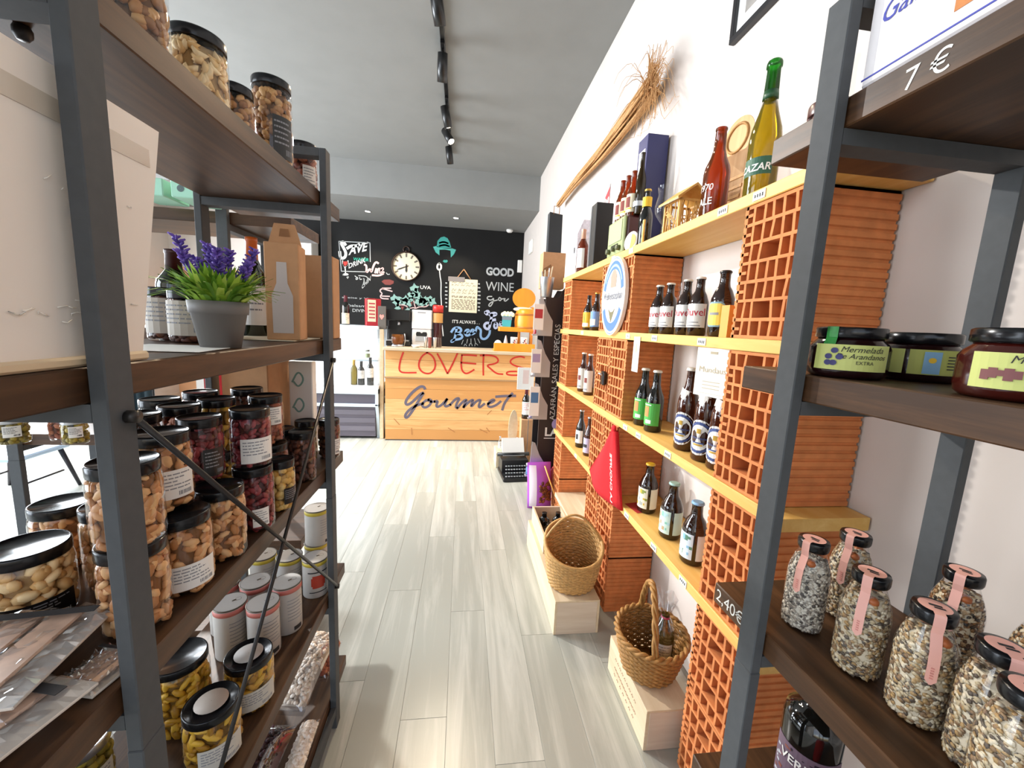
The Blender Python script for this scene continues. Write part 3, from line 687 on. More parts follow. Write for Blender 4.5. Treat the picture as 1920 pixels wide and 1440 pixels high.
t = thing('printed_carton', 'white carton with teal swirls and peach band behind the far leg', 'box', (-.555, 1.452, z)); MB().cbox(-.032, .045, -.02, .02, 0, .33, .003).build('carton', WHITE, t)
m = MB()
for zz in (.07, .17, .26): ribbon(m, [(-.02, zz), (.0, zz + .04), (.02, zz + .01), (.0, zz - .02), (-.015, zz)], .006, lambda a, b: (a, -.0212, b))
m.build('teal_print', CHALKTG, t, kind='stuff')
# ---- fourth shelf (z 0.515): cans and pickles
z = .515; z += .0007
CANW = mat('can_paper', '#b7b3ae', .45, 0, .03, 30); CANT = mat('can_tin', '#6f685e', .35, .9); CANP = mat('can_pink_band', '#c8746a', .5); CANY = mat('can_yellow_band', '#c9b53f', .5); CANR = mat('tomato_print', '#b03a26', .5)
def can(label, loc, r, h, band, rz, tomato=False, group=None):
    t = thing('food_can', label, 'can', loc, rz, group)
    lathe_part('body', ('can', r, h), [(r * .97, 0), (r, .003), (r, h - .003), (r * .97, h)], CANW, t, 28)
    lathe_part('band', ('can', r, h), [(r * 1.004, h * .87), (r * 1.004, h * .965)], band, t, 28)
    lathe_part('rim', ('can', r, h), [(r * 1.0, h - .004), (r * 1.02, h - .002), (r * 1.02, h), (r * .95, h), (r * .94, h - .005), (r * .7, h - .005), (r * .68, h - .003), (.0005, h - .003)], CANT, t, 28)
    put('pull_tab', cached(('tab', r, h), lambda: MB().tube([(r * .5 + .007 * math.cos(a), .007 * math.sin(a), h - .001) for a in [k * PI / 5 for k in range(10)]], .0013, 5, closed=True).tube([(r * .5 - .007, 0, h - .001), (r * .1, 0, h - .001)], .003, 6).mesh('pull_tab', CANT)), t)
    def lab():
        m = MB()
        if tomato:
            for k in range(3): m.patch(r + .0008 + k * .0001, h * (.28 + .06 * k), h * (.62 - .06 * k), -.55 + .0 + .1 * (k == 0), .55 - .1 * (k == 0), 1, 8)
            m.patch(r + .0012, h * .70, h * .73, -.8, .8, 0, 8).patch(r + .0012, h * .16, h * .18, -.7, .7, 0, 8)
        else:
            m.patch(r + .0009, 0, h * .86, 1.0, 1.03, 0, 1).patch(r + .0009, h * .06, h * .14, .1, .7, 0, 6)
            for k in range(7): m.patch(r + .0009, h * (.3 + .07 * k), h * (.31 + .07 * k), -.3, .8 - .1 * (k % 3), 2, 6)
        return m.mesh('print', [DPRINT, CANR, LGREY])
    put('print', cached(('canl', r, h, tomato), lab), t)
    return t
can('pink-banded food can nearest the viewer on the fourth shelf', (-.612, 1.075, z), .040, .150, CANP, .7)
can('pink-banded food can at the shelf edge beside the black-lidded pickles', (-.525, 1.070, z), .040, .150, CANP, .7)
can('pink-banded food can behind the two front cans', (-.590, 1.165, z), .040, .150, CANP, .7)
can('pink-banded food can at the edge in the second row', (-.500, 1.158, z), .040, .150, CANP, .7)
can('dark red-banded can at the back of the second row', (-.675, 1.165, z), .040, .150, CANP, .7)
can('yellow-banded can with tomato picture by the far leg, fourth shelf', (-.475, 1.318, z), .040, .130, CANY, .55, True)
can('yellow-banded can left of the tomato-picture can', (-.562, 1.330, z), .040, .130, CANY, .7)
can('yellow-banded can in the middle of the rear row on the fourth shelf', (-.65, 1.34, z), .040, .130, CANY, .7)
can('yellow-banded can farthest back on the fourth shelf', (-.505, 1.418, z), .040, .130, CANY, .7)
can('yellow-banded can stacked on top behind the tomato-picture can', (-.500, 1.415, z + .1305), .040, .130, CANY, .9)
def pickle(label, loc, kind, top): return jar(label, loc, kind, .052, .128, .8, 'pickle jars on the fourth shelf', (mat('pale_label', '#c9c6bd', .6), LGREY, .12, .5, .8), top=top, name='pickle_jar')
pickle('pickle jar with round pale lid sticker at the bottom of the picture', (-.500, .795, z), 'pepper', mat('beige_sticker', '#b9aca0', .6))
pickle('pickle jar with round grey lid sticker in front of the pink-banded cans', (-.488, .918, z), 'pepper', mat('grey_sticker', '#b3aca6', .6))
jar('large olive-green pickle jar tucked under the third shelf edge', (-.612, .875, z), 'pepper', .056, .170, .8, 'pickle jars on the fourth shelf', name='pickle_jar')
jar('pale-lidded pickle jar left of the near leg on the fourth shelf', (-.640, .620, z), 'olive', .048, .118, .8, 'pickle jars on the fourth shelf', (mat('pale_label', '#c9c6bd', .6), LGREY, .12, .6, 1.0), lid=STEEL, name='pickle_jar')
jar('olive jar behind the pale-lidded one beyond the near leg', (-.70, .735, z), 'olive', .048, .125, .8, 'pickle jars on the fourth shelf', (mat('pale_label', '#c9c6bd', .6), LGREY, .12, .6, 1.0), lid=STEEL, name='pickle_jar')
# ---- bottom shelf: bags
z = .115; z += .0007
def bag(label, loc, w, ln, th, kind, rz, tilt, name='pulse_bag', mats=None):
    t = thing(name, label, 'bag', loc, rz, tilt=(tilt, 0)); q = random.Random(len(label)); m = MB(); nu, nv = 10, 14
    def H(u, v): return th * (max(0, math.sin(PI * u)) ** .5) * (max(0, math.sin(PI * v)) ** .4)
    for sgn in (1, -.15):
        vs = [((u / nu - .5) * w * (1 - .08 * math.sin(PI * v / nv)), (v / nv) * ln, .001 + max(0, sgn) * H(u / nu, v / nv)) for v in range(nv + 1) for u in range(nu + 1)]
        m.add(vs, [((v * (nu + 1) + u), (v * (nu + 1) + u + 1), ((v + 1) * (nu + 1) + u + 1), ((v + 1) * (nu + 1) + u)) for v in range(nv) for u in range(nu)], 0, True)
    m.build('film', PLASTIC, t)
    m = MB(); sz = SHAPE[kind]
    for i in range(420):
        u, v = q.uniform(.1, .9), q.uniform(.06, .93)
        m.ell(((u - .5) * w * .92, v * ln, H(u, v) * q.uniform(.75, .95)), sz, Matrix.Rotation(q.uniform(0, PI), 3, 'Z') @ Matrix.Rotation(q.uniform(-.5, .5), 3, 'X'), 7, 4, q.randrange(3))
    vs = [((u / nu - .5) * w * .9, (.05 + .9 * v / nv) * ln, .002 + .7 * H(u / nu, v / nv)) for v in range(nv + 1) for u in range(nu + 1)]
    m.add(vs, [((v * (nu + 1) + u), (v * (nu + 1) + u + 1), ((v + 1) * (nu + 1) + u + 1), ((v + 1) * (nu + 1) + u)) for v in range(nv) for u in range(nu)], 1, True)
    m.build('contents', nutmats(kind), t, kind='stuff')
    MB().box(-w / 2, w / 2, -.012, .004, .001, .003).build('seal', PLASTIC, t)
    return t
bag('clear bag of white beans leaning on the bottom shelf by the far leg', (-.530, 1.20, z + .06), .115, .26, .05, 'white_bean', -.15, .30)
bag('second bag of beans behind, between the bean bag and the far leg', (-.490, 1.33, z + .05), .09, .14, .03, 'fruit', -.10, .22)
b = bag('dark bag of red beans with a white sticker at the bottom of the picture', (-.560, .90, z + .03), .14, .25, .05, 'dark_pulse', -.05, .16)
MB().box(-.06, -.02, .19, .245, .041, .0425).build('sticker', WHITE, b, label='small white sticker')
bag('crumpled clear bag at the front edge of the bottom shelf', (-.448, .97, z + .02), .055, .21, .02, 'white_bean', .0, .12)
# ---- vacuum packs on the near end of the third shelf
VP = mat('cured_ham_slices', '#d4b39c', .5, 0, .3, 24); VB = mat('pack_backing', '#d8cfc4', .4, 0, .1, 20)
def vac_pack(label, loc, rz, w, d, seed):
    t = thing('vacuum_pack', label, 'packet', loc, rz); q = random.Random(seed)
    MB().cbox(-w / 2, w / 2, -d / 2, d / 2, 0, .004, .001).build('backing', VB, t)
    m = MB()
    for i in range(4):
        a = -w * .40 + i * w * .2; m.cbox(a, a + w * .17, -d * .38, d * .38, .004 + i * .0012, .009 + i * .0012, .002)
    m.build('slices', VP, t, kind='stuff')
    m = MB(); nu = 24
    hh = [[.009 + q.uniform(0, .010) * (q.random() ** 1.5) if 0 < u < nu and 0 < v < nu else .0045 for u in range(nu + 1)] for v in range(nu + 1)]
    m.add([((u / nu - .5) * w, (v / nu - .5) * d, hh[v][u]) for v in range(nu + 1) for u in range(nu + 1)], [((v * (nu + 1) + u), (v * (nu + 1) + u + 1), ((v + 1) * (nu + 1) + u + 1), ((v + 1) * (nu + 1) + u)) for v in range(nu) for u in range(nu)])
    m.build('film', PLASTIC, t)
    MB().box(-w * .45, w * .45, d * .30, d * .37, .0175, .0185).build('dark_strip', DPRINT, t)
    return t
vac_pack('uppermost vacuum pack of sliced ham with a dark strip, left bottom corner', (-.602, .512, 1.0065), .12, .23, .17, 1)
vac_pack('vacuum pack under the uppermost one, nearer the shelf edge', (-.575, .435, .9862), -.22, .25, .17, 2)
vac_pack('vacuum pack sticking out toward the near leg of the left rack', (-.466, .530, .9662), -.2, .06, .07, 3)
vac_pack('vacuum pack at the very bottom left corner of the picture', (-.60, .395, .9662), .2, .20, .14, 4)
# ---- the crosswise rack behind: mint cartons and olive jars
MINT = mat('mint_carton', '#a9e0c9', .5)
for i, (x, w, lb) in enumerate(((-.915, .085, 'mint green carton with a round logo on the crosswise rack, beside the rack leg'), (-1.03, .10, 'mint green carton half hidden by the white box on the crosswise rack'))):
    t = thing('mint_carton', lb, 'carton', (x, 1.53, 1.8157), 0, 'mint cartons on the crosswise rack'); MB().cbox(-w / 2, w / 2, -.03, .10, 0, .055, .003).build('carton', MINT, t)
    MB().lathe([(.0005, 0), (.011, 0)], 16, cap0=False, cap1=False).build('round_logo', mat('slate_logo', '#5a6f70', .6), t, loc=(-.012, -.0306, .028), rot=(PI / 2, 0, 0))
for i, (x, y, lb) in enumerate(((-1.545, 1.545, 'olive jar with white label at the picture edge on the crosswise rack'), (-1.44, 1.60, 'amber olive jar without a visible label in the middle on the crosswise rack'), (-1.352, 1.545, 'olive jar with glinting lid and white label beside the near leg'))):
    jar(lb, (x, y, .9657), 'olive' if i != 1 else 'fruit', .043 if i == 0 else .036, .092, .75, 'olive jars on the crosswise rack', (WHITE, DPRINT, .30, .72, .5) if i != 1 else None, lid=STEEL, name='olive_jar')
t = thing('red_packet', 'red and white packet glimpsed just behind the near leg bolt', 'packet', (-.93, 1.60, .9657)); MB().cbox(-.04, .04, -.02, .02, 0, .34, .002).build('carton', mat('bright_red_card', '#c5203a', .5), t)
MB().box(-.038, -.012, -.0215, -.019, .02, .28).build('white_panel', WHITE, t)

# ================================================================ goods on the pine boards (right)
def wtext(m, t, r, zc, size, mi, shear=0, bold=0, a0=0.0):
    v, f, w = glyphs(t, shear, bold); ys = [y for x, y in v]; mid = (max(ys) + min(ys)) / 2
    return m.add([((r) * math.sin(((x - w / 2) * size) / r + a0), -(r) * math.cos(((x - w / 2) * size) / r + a0), zc + (y - mid) * size) for x, y in v], f, mi)
STEINIE = lambda h, r: [(r * .9, 0), (r, .006), (r, h * .52), (r * .97, h * .58), (r * .72, h * .70), (r * .50, h * .76), (r * .44, h * .82), (r * .42, h * .94), (r * .46, h * .945), (r * .46, h * .965)]
LONGN = lambda h, r: [(r * .9, 0), (r, .005), (r, h * .52), (r * .93, h * .58), (r * .62, h * .68), (r * .46, h * .76), (r * .40, h * .95), (r * .45, h * .955), (r * .45, h * .975)]
EURO = lambda h, r: [(r * .9, 0), (r, .006), (r, h * .55), (r * .95, h * .61), (r * .72, h * .70), (r * .50, h * .78), (r * .42, h * .86), (r * .40, h * .95), (r * .45, h * .955), (r * .45, h * .975)]
def crown(r, h): return [(r * .50, h * .962), (r * .52, h * .966), (r * .49, h * .99), (r * .40, h)]
LABR = {}
def beer(label, loc, shape, r, h, gm, cap, labs, rz, group=None, name='beer_bottle', key=None, cat='bottle'):
    """labs: list of functions drawing onto one label mesh"""
    t = thing(name, label, cat, loc, rz, group)
    lathe_part('glass', (shape.__code__.co_consts.__repr__(), r, h), shape(h, r), gm, t)
    if cap: lathe_part('crown_cap', ('cap', r, h), crown(r, h), cap, t, 20)
    if labs: put('label', cached(('bl', key or label), labs), t, label='printed paper label')
    return t
GOLD = mat('gold_cap', '#c9a24b', .35, .7); WHITEC = mat('white_cap', '#e6e2d6', .4)
AISLE = -PI / 2 + .45
REDT = mat('red_lettering', '#c23a4a', .6)
z2 = SZ[1] + .0007
def duvel():
    r, h = .033, .206; m = MB(); m.patch(r + .0007, h * .14, h * .54, -1.35, 1.35, 0, 14); wtext(m, 'Duvel', r + .0014, h * .40, .036, 1, 0, .01)
    m.patch(r + .0011, h * .16, h * .18, -.8, .8, 2, 8).patch(r + .0011, h * .22, h * .235, -.6, .6, 2, 8)
    return m.mesh('label', [WHITE, REDT, LGREY])
for i, (x, y, lb) in enumerate(((.835, 1.655, 'squat dark beer with white label and red lettering, leftmost of four alike'), (.832, 1.560, 'squat dark beer with white label and red lettering, second of four alike'),
                                (.832, 1.435, 'squat dark beer with white label and red lettering, third of four alike'), (.832, 1.352, 'squat dark beer with white label and red lettering, nearest of four alike'))):
    beer(lb, (x, y, z2), STEINIE, .033, .206, BROWNB, WHITEC if i < 4 else GOLD, duvel, AISLE - .25 + .12 * i, 'red-lettered squat beers', key='duvel')
def yellowhex():
    r, h = .036, .210; m = MB(); z = h * .34
    YL = mat('yellow_label', '#e8cf5a', .6); BL = mat('label_blue_edge', '#7fa3b0', .6)
    for k, (w, a) in enumerate(((1.05, .19), (.98, .165))):
        n = 8; vs = []; R = r + .0007 + k * .0005
        for s in range(n + 1):
            u = -1 + 2 * s / n; e = min(1.0, (1 - abs(u)) * 1.6 + .45); ang = u * w
            vs += [(R * math.sin(ang), -R * math.cos(ang), z - h * a * e), (R * math.sin(ang), -R * math.cos(ang), z + h * a * e)]
        m.add(vs, [(2 * s, 2 * s + 2, 2 * s + 3, 2 * s + 1) for s in range(n)], k)
    m.patch(R + .0005, z - .002, z + .006, -.5, .4, 2, 6)
    return m.mesh('label', [BL, YL, LGREY])
beer('squat dark beer with a yellow six-sided label beside the red-lettered ones', (.836, 1.225, z2), STEINIE, .036, .212, BROWNB, BLACK, yellowhex, AISLE - .1, key='hex')
t = thing('card_sleeve', 'narrow orange card sleeve against the near clay blocks on the second board', 'card', (.80, 1.125, z2)); MB().box(-.02, .05, -.018, .018, 0, .095).build('sleeve', mat('orange_card', '#dfa04a', .6), t)
def stem_glass(label, loc, h, r, tulip=True, name='beer_glass', rz=0):
    t = thing(name, label, 'glass', loc, rz)
    pr = [(r * .75, 0), (r * .75, .003), (r * .12, .012), (r * .10, h * .35), (r * .35, h * .40), (r * .95, h * .55), (r, h * .66), (r * .72, h * .85), (r * .86, h)] if tulip else [(r * .8, 0), (r * .85, .01), (r, h * .6), (r * .95, h)]
    MB().lathe(pr, 24, cap1=False).build('glass', GLASS, t); return t
stem_glass('clear tulip glass behind the red-lettered beers', (.93, 1.62, z2), .215, .036)
stem_glass('clear tulip glass behind the yellow-labelled beer', (.93, 1.33, z2), .205, .036)
def band(r, h, zz, half, mm, extra=None):
    def f():
        m = MB(); m.patch(r + .0007, h * zz[0], h * zz[1], -half, half, 0, 12)
        if extra: extra(m, r, h)
        return m.mesh('label', mm)
    return f
YL2 = mat('yellow_beer_label', '#e3b82e', .6); BL2 = mat('blue_beer_label', '#6f94c9', .6); GR = mat('bright_green_label', '#4fb04a', .6); ORB = mat('orange_badge', '#cf8a4a', .6)
beer('long-necked dark beer with yellow label in the far bay, second board', (.832, 2.62, z2), LONGN, .034, .235, BROWNB, None, band(.034, .235, (.08, .5), 1.5, [YL2, WHITE, DPRINT], lambda m, r, h: (m.patch(r + .0011, h * .10, h * .2, -.9, .9, 1, 8), m.patch(r + .0013, h * .2, h * .45, -.05, .05, 2, 2))), AISLE, key='yel')
beer('dark beer with blue label half hidden by the oval sign', (.832, 2.46, z2), LONGN, .034, .235, BROWNB, GOLD, band(.034, .235, (.1, .5), 1.4, [BL2, WHITE], lambda m, r, h: m.patch(r + .0011, h * .14, h * .3, -.7, .7, 1, 8)), AISLE, key='blu')
z3 = SZ[2] + .0007
def green(m, r, h):
    m.patch(r + .0011, h * .25, h * .42, -.45, .25, 1, 6); m.patch(r + .0013, h * .14, h * .20, -.1, .6, 2, 6).patch(r + .0013, h * .44, h * .455, -.5, .5, 2, 6)
beer('long-necked dark beer with bright green label, the farther of two', (.835, 1.715, z3), LONGN, .037, .262, BLACKB, WHITEC, band(.037, .262, (.11, .48), 1.5, [GR, ORB, WHITE], green), AISLE - .1, 'green-labelled beers', key='green')
beer('long-necked dark beer with bright green label, the nearer of two', (.833, 1.600, z3), LONGN, .037, .266, BLACKB, WHITEC, band(.037, .262, (.11, .48), 1.5, [GR, ORB, WHITE], green), AISLE - .2, 'green-labelled beers', key='green')
AMB = mat('amber_brown_glass', '#3a1608', .06, spec=.8)
def weiss():
    r, h = .038, .305; m = MB(); z = h * .27
    for k, q in enumerate((1.0, .88, .72)):
        n = 20; R = r + .0007 + .0005 * k; c = [(R * math.sin(1.35 * q * math.cos(a)), -R * math.cos(1.35 * q * math.cos(a)), z + h * .20 * q * math.sin(a)) for a in [2 * PI * i / n for i in range(n)]]
        m.add(c + [(R * math.sin(0), -R * 1.0, z)], [(i, (i + 1) % n, n) for i in range(n)], (0, 1, 0)[k])
    wtext(m, 'Weihenstephan', R + .0012, z - .002, .0105, 1, .1, .015)
    m.patch(R + .001, z + .014, z + .030, -.18, .18, 2, 4).patch(R + .001, z - .028, z - .022, -.4, .4, 2, 6).patch(R + .001, z - .020, z - .016, -.5, .5, 1, 6)
    # slanted foil at the neck
    for a in range(-4, 4):
        a0, a1 = a * .38, (a + 1) * .38
        vs = []
        for ang in (a0, a1):
            lo = h * (.635 - .04 * math.sin(ang + .4)); hi = h * (.735 - .025 * math.sin(ang))
            rl = r * (.90 if lo < h * .64 else .80) + .0012; rh = r * .62 + .002
            vs += [(rl * math.sin(ang), -rl * math.cos(ang), lo), (rh * math.sin(ang), -rh * math.cos(ang), hi)]
        m.add(vs, [(0, 2, 3, 1)], 0)
    return m.mesh('label', [WHITE, mat('wheat_beer_blue', '#3d4f86', .6), GOLD])
for x, y, lb in ((.832, 1.345, 'tall brown wheat beer with round white and blue label, farthest of three'), (.828, 1.225, 'tall brown wheat beer with round label under the square coaster, middle of three'), (.830, 1.140, 'tall brown wheat beer against the near clay blocks, nearest of three')):
    beer(lb, (x, y, z3), EURO, .038, .305, AMB, WHITEC, weiss, AISLE + .05, 'tall wheat beers', key='weiss')
def whitered(m, r, h): m.patch(r + .0011, h * .3, h * .42, -.35, .35, 1, 6); m.patch(r + .0011, h * .12, h * .16, -.5, .5, 2, 6)
for x, y, lb in ((.832, 2.64, 'amber beer with pale label and red badge in the far bay, farther of two'), (.832, 2.50, 'amber beer with pale label and red badge in the far bay, nearer of two')):
    beer(lb, (x, y, z3), LONGN, .034, .268, AMB, WHITEC, band(.034, .268, (.08, .60), 1.45, [mat('pale_grey_label', '#cfcbc2', .6), CHALKM, LGREY], whitered), AISLE, 'pale-labelled beers in the far bay', key='wr')
z4 = SZ[3] + .0007
YC = mat('yellow_cap', '#d8ab2a', .4); MC = mat('mint_cap', '#a9cfc4', .4); BC = mat('sky_blue_cap', '#8dbbe0', .4)
def art(cols, r):
    def f():
        h = .222; m = MB()
        m.patch(r + .0007, h * .10, h * .52, -1.5, .55, 0, 14).patch(r + .0007, h * .10, h * .52, .85, 2.0, 0, 8)
        q = random.Random(3)
        for i in range(14):
            a = q.uniform(-1.4, .35); zc = h * q.uniform(.14, .44); s = q.uniform(.12, .3)
            m.patch(r + .0011 + i * .00002, zc, zc + h * q.uniform(.03, .09), a, a + s, 1 + i % 3, 3)
        return m.mesh('label', cols)
    return f
LY = [mat('cream_art_label', '#e9e4cf', .6), mat('art_yellow', '#d2b23f', .6), mat('art_green', '#8d9a45', .6), mat('art_grey', '#a9aeb0', .6)]
LGN = [mat('mint_art_label', '#cfe6dc', .6), mat('art_mint', '#8cc7b4', .6), mat('art_sky', '#b9dfe2', .6), mat('art_ochre', '#bda27a', .6)]
LBL = [mat('sky_art_label', '#d6e6f1', .6), mat('art_blue', '#8fc0df', .6), mat('art_pine', '#5d8a72', .6), mat('art_white', '#f2f4f4', .6)]
beer('squat dark bottle with yellow cap standing on a red coaster', (.860, 1.632, z4 + .0008), STEINIE, .041, .226, BROWNB, YC, art(LY, .041), AISLE + .1, key='cy')
beer('squat dark bottle with mint green cap, middle of the lowest board', (.853, 1.412, z4), STEINIE, .042, .226, BROWNB, MC, art(LGN, .042), AISLE, key='cm')
beer('squat dark bottle with sky blue cap, nearest on the lowest board', (.846, 1.240, z4), STEINIE, .043, .226, BROWNB, BC, art(LBL, .043), AISLE - .05, key='cb')
t = thing('red_coaster', 'red square coaster under the yellow-capped bottle', 'coaster', (.845, 1.665, z4 - .0003), .2); MB().cbox(-.05, .05, -.05, .05, 0, .0008, .0003).build('card', mat('coaster_red', '#b8322e', .6), t)
stem_glass('clear tulip glass behind the yellow-capped bottle', (.945, 1.60, z4), .215, .040)
beer('dark beer with black and white label in the far bay of the lowest board', (.832, 2.60, z4), LONGN, .032, .262, BLACKB, STEEL, band(.032, .262, (.12, .46), 1.3, [WHITE, DPRINT], lambda m, r, h: m.patch(r + .0011, h * .22, h * .36, -.3, .3, 1, 6)), AISLE, key='bw')
beer('dark beer with lilac label tucked beside the red cap stack', (.832, 2.42, z4), LONGN, .032, .255, AMB, STEEL, band(.032, .255, (.08, .46), 1.3, [mat('lilac_label', '#b9b3cf', .6), DPRINT], lambda m, r, h: m.patch(r + .0011, h * .22, h * .30, -.5, .5, 1, 6)), AISLE, key='li')
# ---- top board (z 1.838)
z1 = SZ[0] + .0007
YG = liquid('yellow_green_bottle', '#dcc424', .45); AMBL = liquid('amber_bottle', '#cc6a22', .4); GRN = liquid('green_glass_neck', '#58c455', .35)
t = thing('display_bottle', 'giant yellow bottle with green glass neck at the near end of the top board', 'bottle', (.875, 1.175, z1), AISLE)
r, h = .043, .405
lathe_part('glass', ('alc', r, h), [(r * .9, 0), (r, .006), (r, h * .47), (r * .93, h * .54), (r * .60, h * .66), (r * .46, h * .74)], YG, t, 28)
lathe_part('neck', ('alcn', r, h), [(r * .46, h * .74), (r * .40, h * .95), (r * .48, h * .955), (r * .48, h * .985), (r * .42, h)], GRN, t, 24)
lathe_part('foil', ('alcf', r, h), [(r * .49, h * .745), (r * .455, h * .80)], mat('green_foil', '#1f4a2c', .4), t, 24)
m = MB(); m.patch(r + .0006, h * .21, h * .33, -1.1, 1.1, 0, 12); wtext(m, 'CAZAR', r + .0016, h * .26, .028, 1, .15, .02); m.build('label', [mat('bottle_green_label', '#2f5a44', .6), WHITE], t)
t = thing('display_bottle', 'big clear amber bottle with white hand lettering on the top board', 'bottle', (.865, 1.385, z1), AISLE)
r, h = .043, .325
lathe_part('glass', ('amb', r, h), LONGN(h, r), AMBL, t, 28)
m = MB(); wtext(m, '1970', r + .0012, h * .36, .030, 0, .1, .01, -.2); wtext(m, 'ALE', r + .0012, h * .22, .032, 0, 0, .02, -.2); m.build('lettering', CHALKW, t, kind='stuff')
CARV = wood('carved_ply', '#c99a68', '#e6c193', 2, .6)
t = thing('carved_plaque', 'tall pale carved wooden plaque with a round head leaning on the wall', 'plaque', (.984, 1.49, z1), -PI / 2 + .12, tilt=(-.06, 0))
m = MB(); cc = [(.075 * math.cos(a), .345 + .075 * math.sin(a)) for a in [PI * (-.25 + 1.5 * k / 22) for k in range(23)]]
m.prism([(.053, .292), (.085, .18), (.10, .02), (.06, 0), (-.10, 0), (-.12, .10), (-.06, .24), (-.053, .292)][::-1] + cc[::-1], 1, -.006, .006); m.build('board', CARV, t)
m = MB(); m.tube([(.05 * math.cos(a), -.008, .345 + .05 * math.sin(a)) for a in [2 * PI * k / 24 for k in range(24)]], .005, 6, closed=True); m.build('ring_relief', WICKERD, t)
for k in range(5): MB().cbox(-.05 + k * .004, .05 + k * .004, -.009, -.005, .05 + k * .035, .062 + k * .035, .001).build('relief_bar', WICKERD, t)
t = thing('carved_lantern', 'small carved wooden house lantern with a sloping roof on the top board', 'lantern', (.868, 1.582, z1), .06)
WL = wood('lantern_ply', '#c9994f', '#e8c27c', 2, .5); WLD = mat('lantern_inside', '#7d5a2c', .8)
MB().box(-.055, .055, -.055, .055, 0, .006).build('base', WL, t)
for sx, sy, w in ((-1, 0, 'x'), (1, 0, 'x'), (0, -1, 'y'), (0, 1, 'y')):
    m = MB(); o = .055
    def B(a0, a1, z0, z1_):
        if sx: m.box(sx * o - .003, sx * o + .003, a0, a1, z0, z1_)
        else: m.box(a0, a1, sy * o - .003, sy * o + .003, z0, z1_)
    B(-.055, -.047, 0, .13); B(.047, .055, 0, .13); B(-.055, .055, 0, .008); B(-.055, .055, .122, .13)
    q = random.Random(4)
    def T(a, z): return (sx * o, a, z) if sx else (a, sy * o, z)
    for k in range(5):
        a = -.036 + k * .018; m.tube([T(a, .005), T(a + q.uniform(-.008, .008), .05), T(a + q.uniform(-.01, .01), .09), T(a + q.uniform(-.014, .014), .125)], .0028, 5)
        m.tube([T(a + .007 * math.cos(b), q.uniform(.04, .09) + .007 * math.sin(b) if 0 else .045 + .012 * k % .05 + .007 * math.sin(b)) for b in [2 * PI * j / 10 for j in range(10)]], .002, 5, closed=True)
    m.build('fretwork_panel', WL, t, kind='stuff')
MB().box(-.05, .05, -.05, .05, .008, .012).build('floor_plate', WLD, t)
m = MB(); m.prism([(-.076, .122), (0, .178), (.076, .122), (.076, .130), (0, .187), (-.076, .130)], 1, -.07, .07); m.build('roof', WL, t)
def goblet(label, loc, h, r): return stem_glass(label, loc, h, r, True, 'goblet')
goblet('large clear goblet beside the wooden lantern on the top board', (.878, 1.775, z1), .255, .042)
t = thing('glass_carafe', 'clear glass carafe with flaring curls behind the lantern', 'carafe', (.952, 1.735, z1))
MB().lathe([(.035, 0), (.045, .01), (.045, .12), (.02, .19), (.018, .25)], 24, cap1=False).build('glass', GLASS, t)
for k in range(4):
    a = k * 1.5 + .4; MB().tube([(.012 * math.cos(a), .012 * math.sin(a), .2), (.03 * math.cos(a), .03 * math.sin(a), .29), (.058 * math.cos(a), .058 * math.sin(a), .345), (.05 * math.cos(a), .05 * math.sin(a), .365)], .004, 6).build('curl', GLASS, t)
NAVY = mat('navy_card', '#272a5e', .45)
t = thing('navy_box', 'tall navy blue bottle carton with white label at the wall', 'box', (.945, 2.10, z1)); MB().cbox(-.055, .055, -.055, .055, 0, .595, .002).build('carton', NAVY, t)
MB().box(-.0565, -.0545, -.035, .035, .34, .53).build('label', WHITE, t); MB().box(-.0572, -.0564, -.02, .02, .46, .49).build('print', LGREY, t)
RAD = mat('burgundy_leatherette', '#4a1a1c', .4, 0, .1, 40); RADG = mat('sage_radio_front', '#8f9a6c', .5, 0, .04, 30)
t = thing('vintage_radio', 'vintage radio with sage green front and burgundy case on the top board', 'radio', (.865, 2.13, z1))
MB().cbox(-.058, .024, -.115, .115, .008, .195, .012).build('case', RAD, t)
MB().cbox(-.072, -.056, -.112, .112, .010, .193, .006).build('front', RADG, t)
MB().cbox(-.0755, -.071, -.09, .09, .075, .18, .002).build('speaker_cloth', mat('sage_cloth', '#a3ab82', .9, 0, .1, 200), t)
for k, yy in enumerate((-.07, 0, .07)): MB().tube([(-.072, yy, .04), (-.092, yy, .04)], .014 if k != 1 else .010, 14).build('knob', mat('olive_knob', '#5c6145', .4), t)
MB().cbox(-.076, -.071, -.045, .045, .052, .066, .001).build('dial', mat('dial_dark', '#33362a', .3), t)
for yy in (-.09, .09): MB().lathe([(.01, 0), (.01, .009)], 10, c=(-.01, yy, 0)).build('foot', BLACK, t)
def pack(m, r, h): m.patch(r + .0011, h * .2, h * .42, -.8, .3, 1, 6); m.patch(r + .0011, h * .16, h * .19, -.6, .6, 2, 6)
zr = z1 + .196
for i, (x, y, lb) in enumerate(((.850, 2.225, 'amber bottle with cream label on the radio, farthest of three'), (.850, 2.150, 'amber bottle with cream label on the radio, middle of three'), (.853, 2.083, 'amber bottle on the radio, third along toward the near edge'))):
    beer(lb, (x, y, zr), LONGN, .031, .235, AMBL, None, band(.031, .235, (.1, .48), 1.3, [CREAMP, CHALKM, YL2], pack), AISLE, 'amber bottles on the radio', key='pk')
beer('dark green-brown bottle with silver neck ring on the near edge of the radio', (.862, 2.048 - .03, zr), LONGN, .024, .30, liquid('olive_bottle', '#5a4414', .6), None, band(.031, .30, (.12, .2), 1.3, [STEEL]), AISLE, key='ol')
beer('dark bottle with yellow neck label in front of the radio side', (.835, 1.865, z1), LONGN, .031, .268, BLACKB, GOLD, band(.0205, .268, (.70, .86), 2.2, [YL2]), AISLE, key='dy')
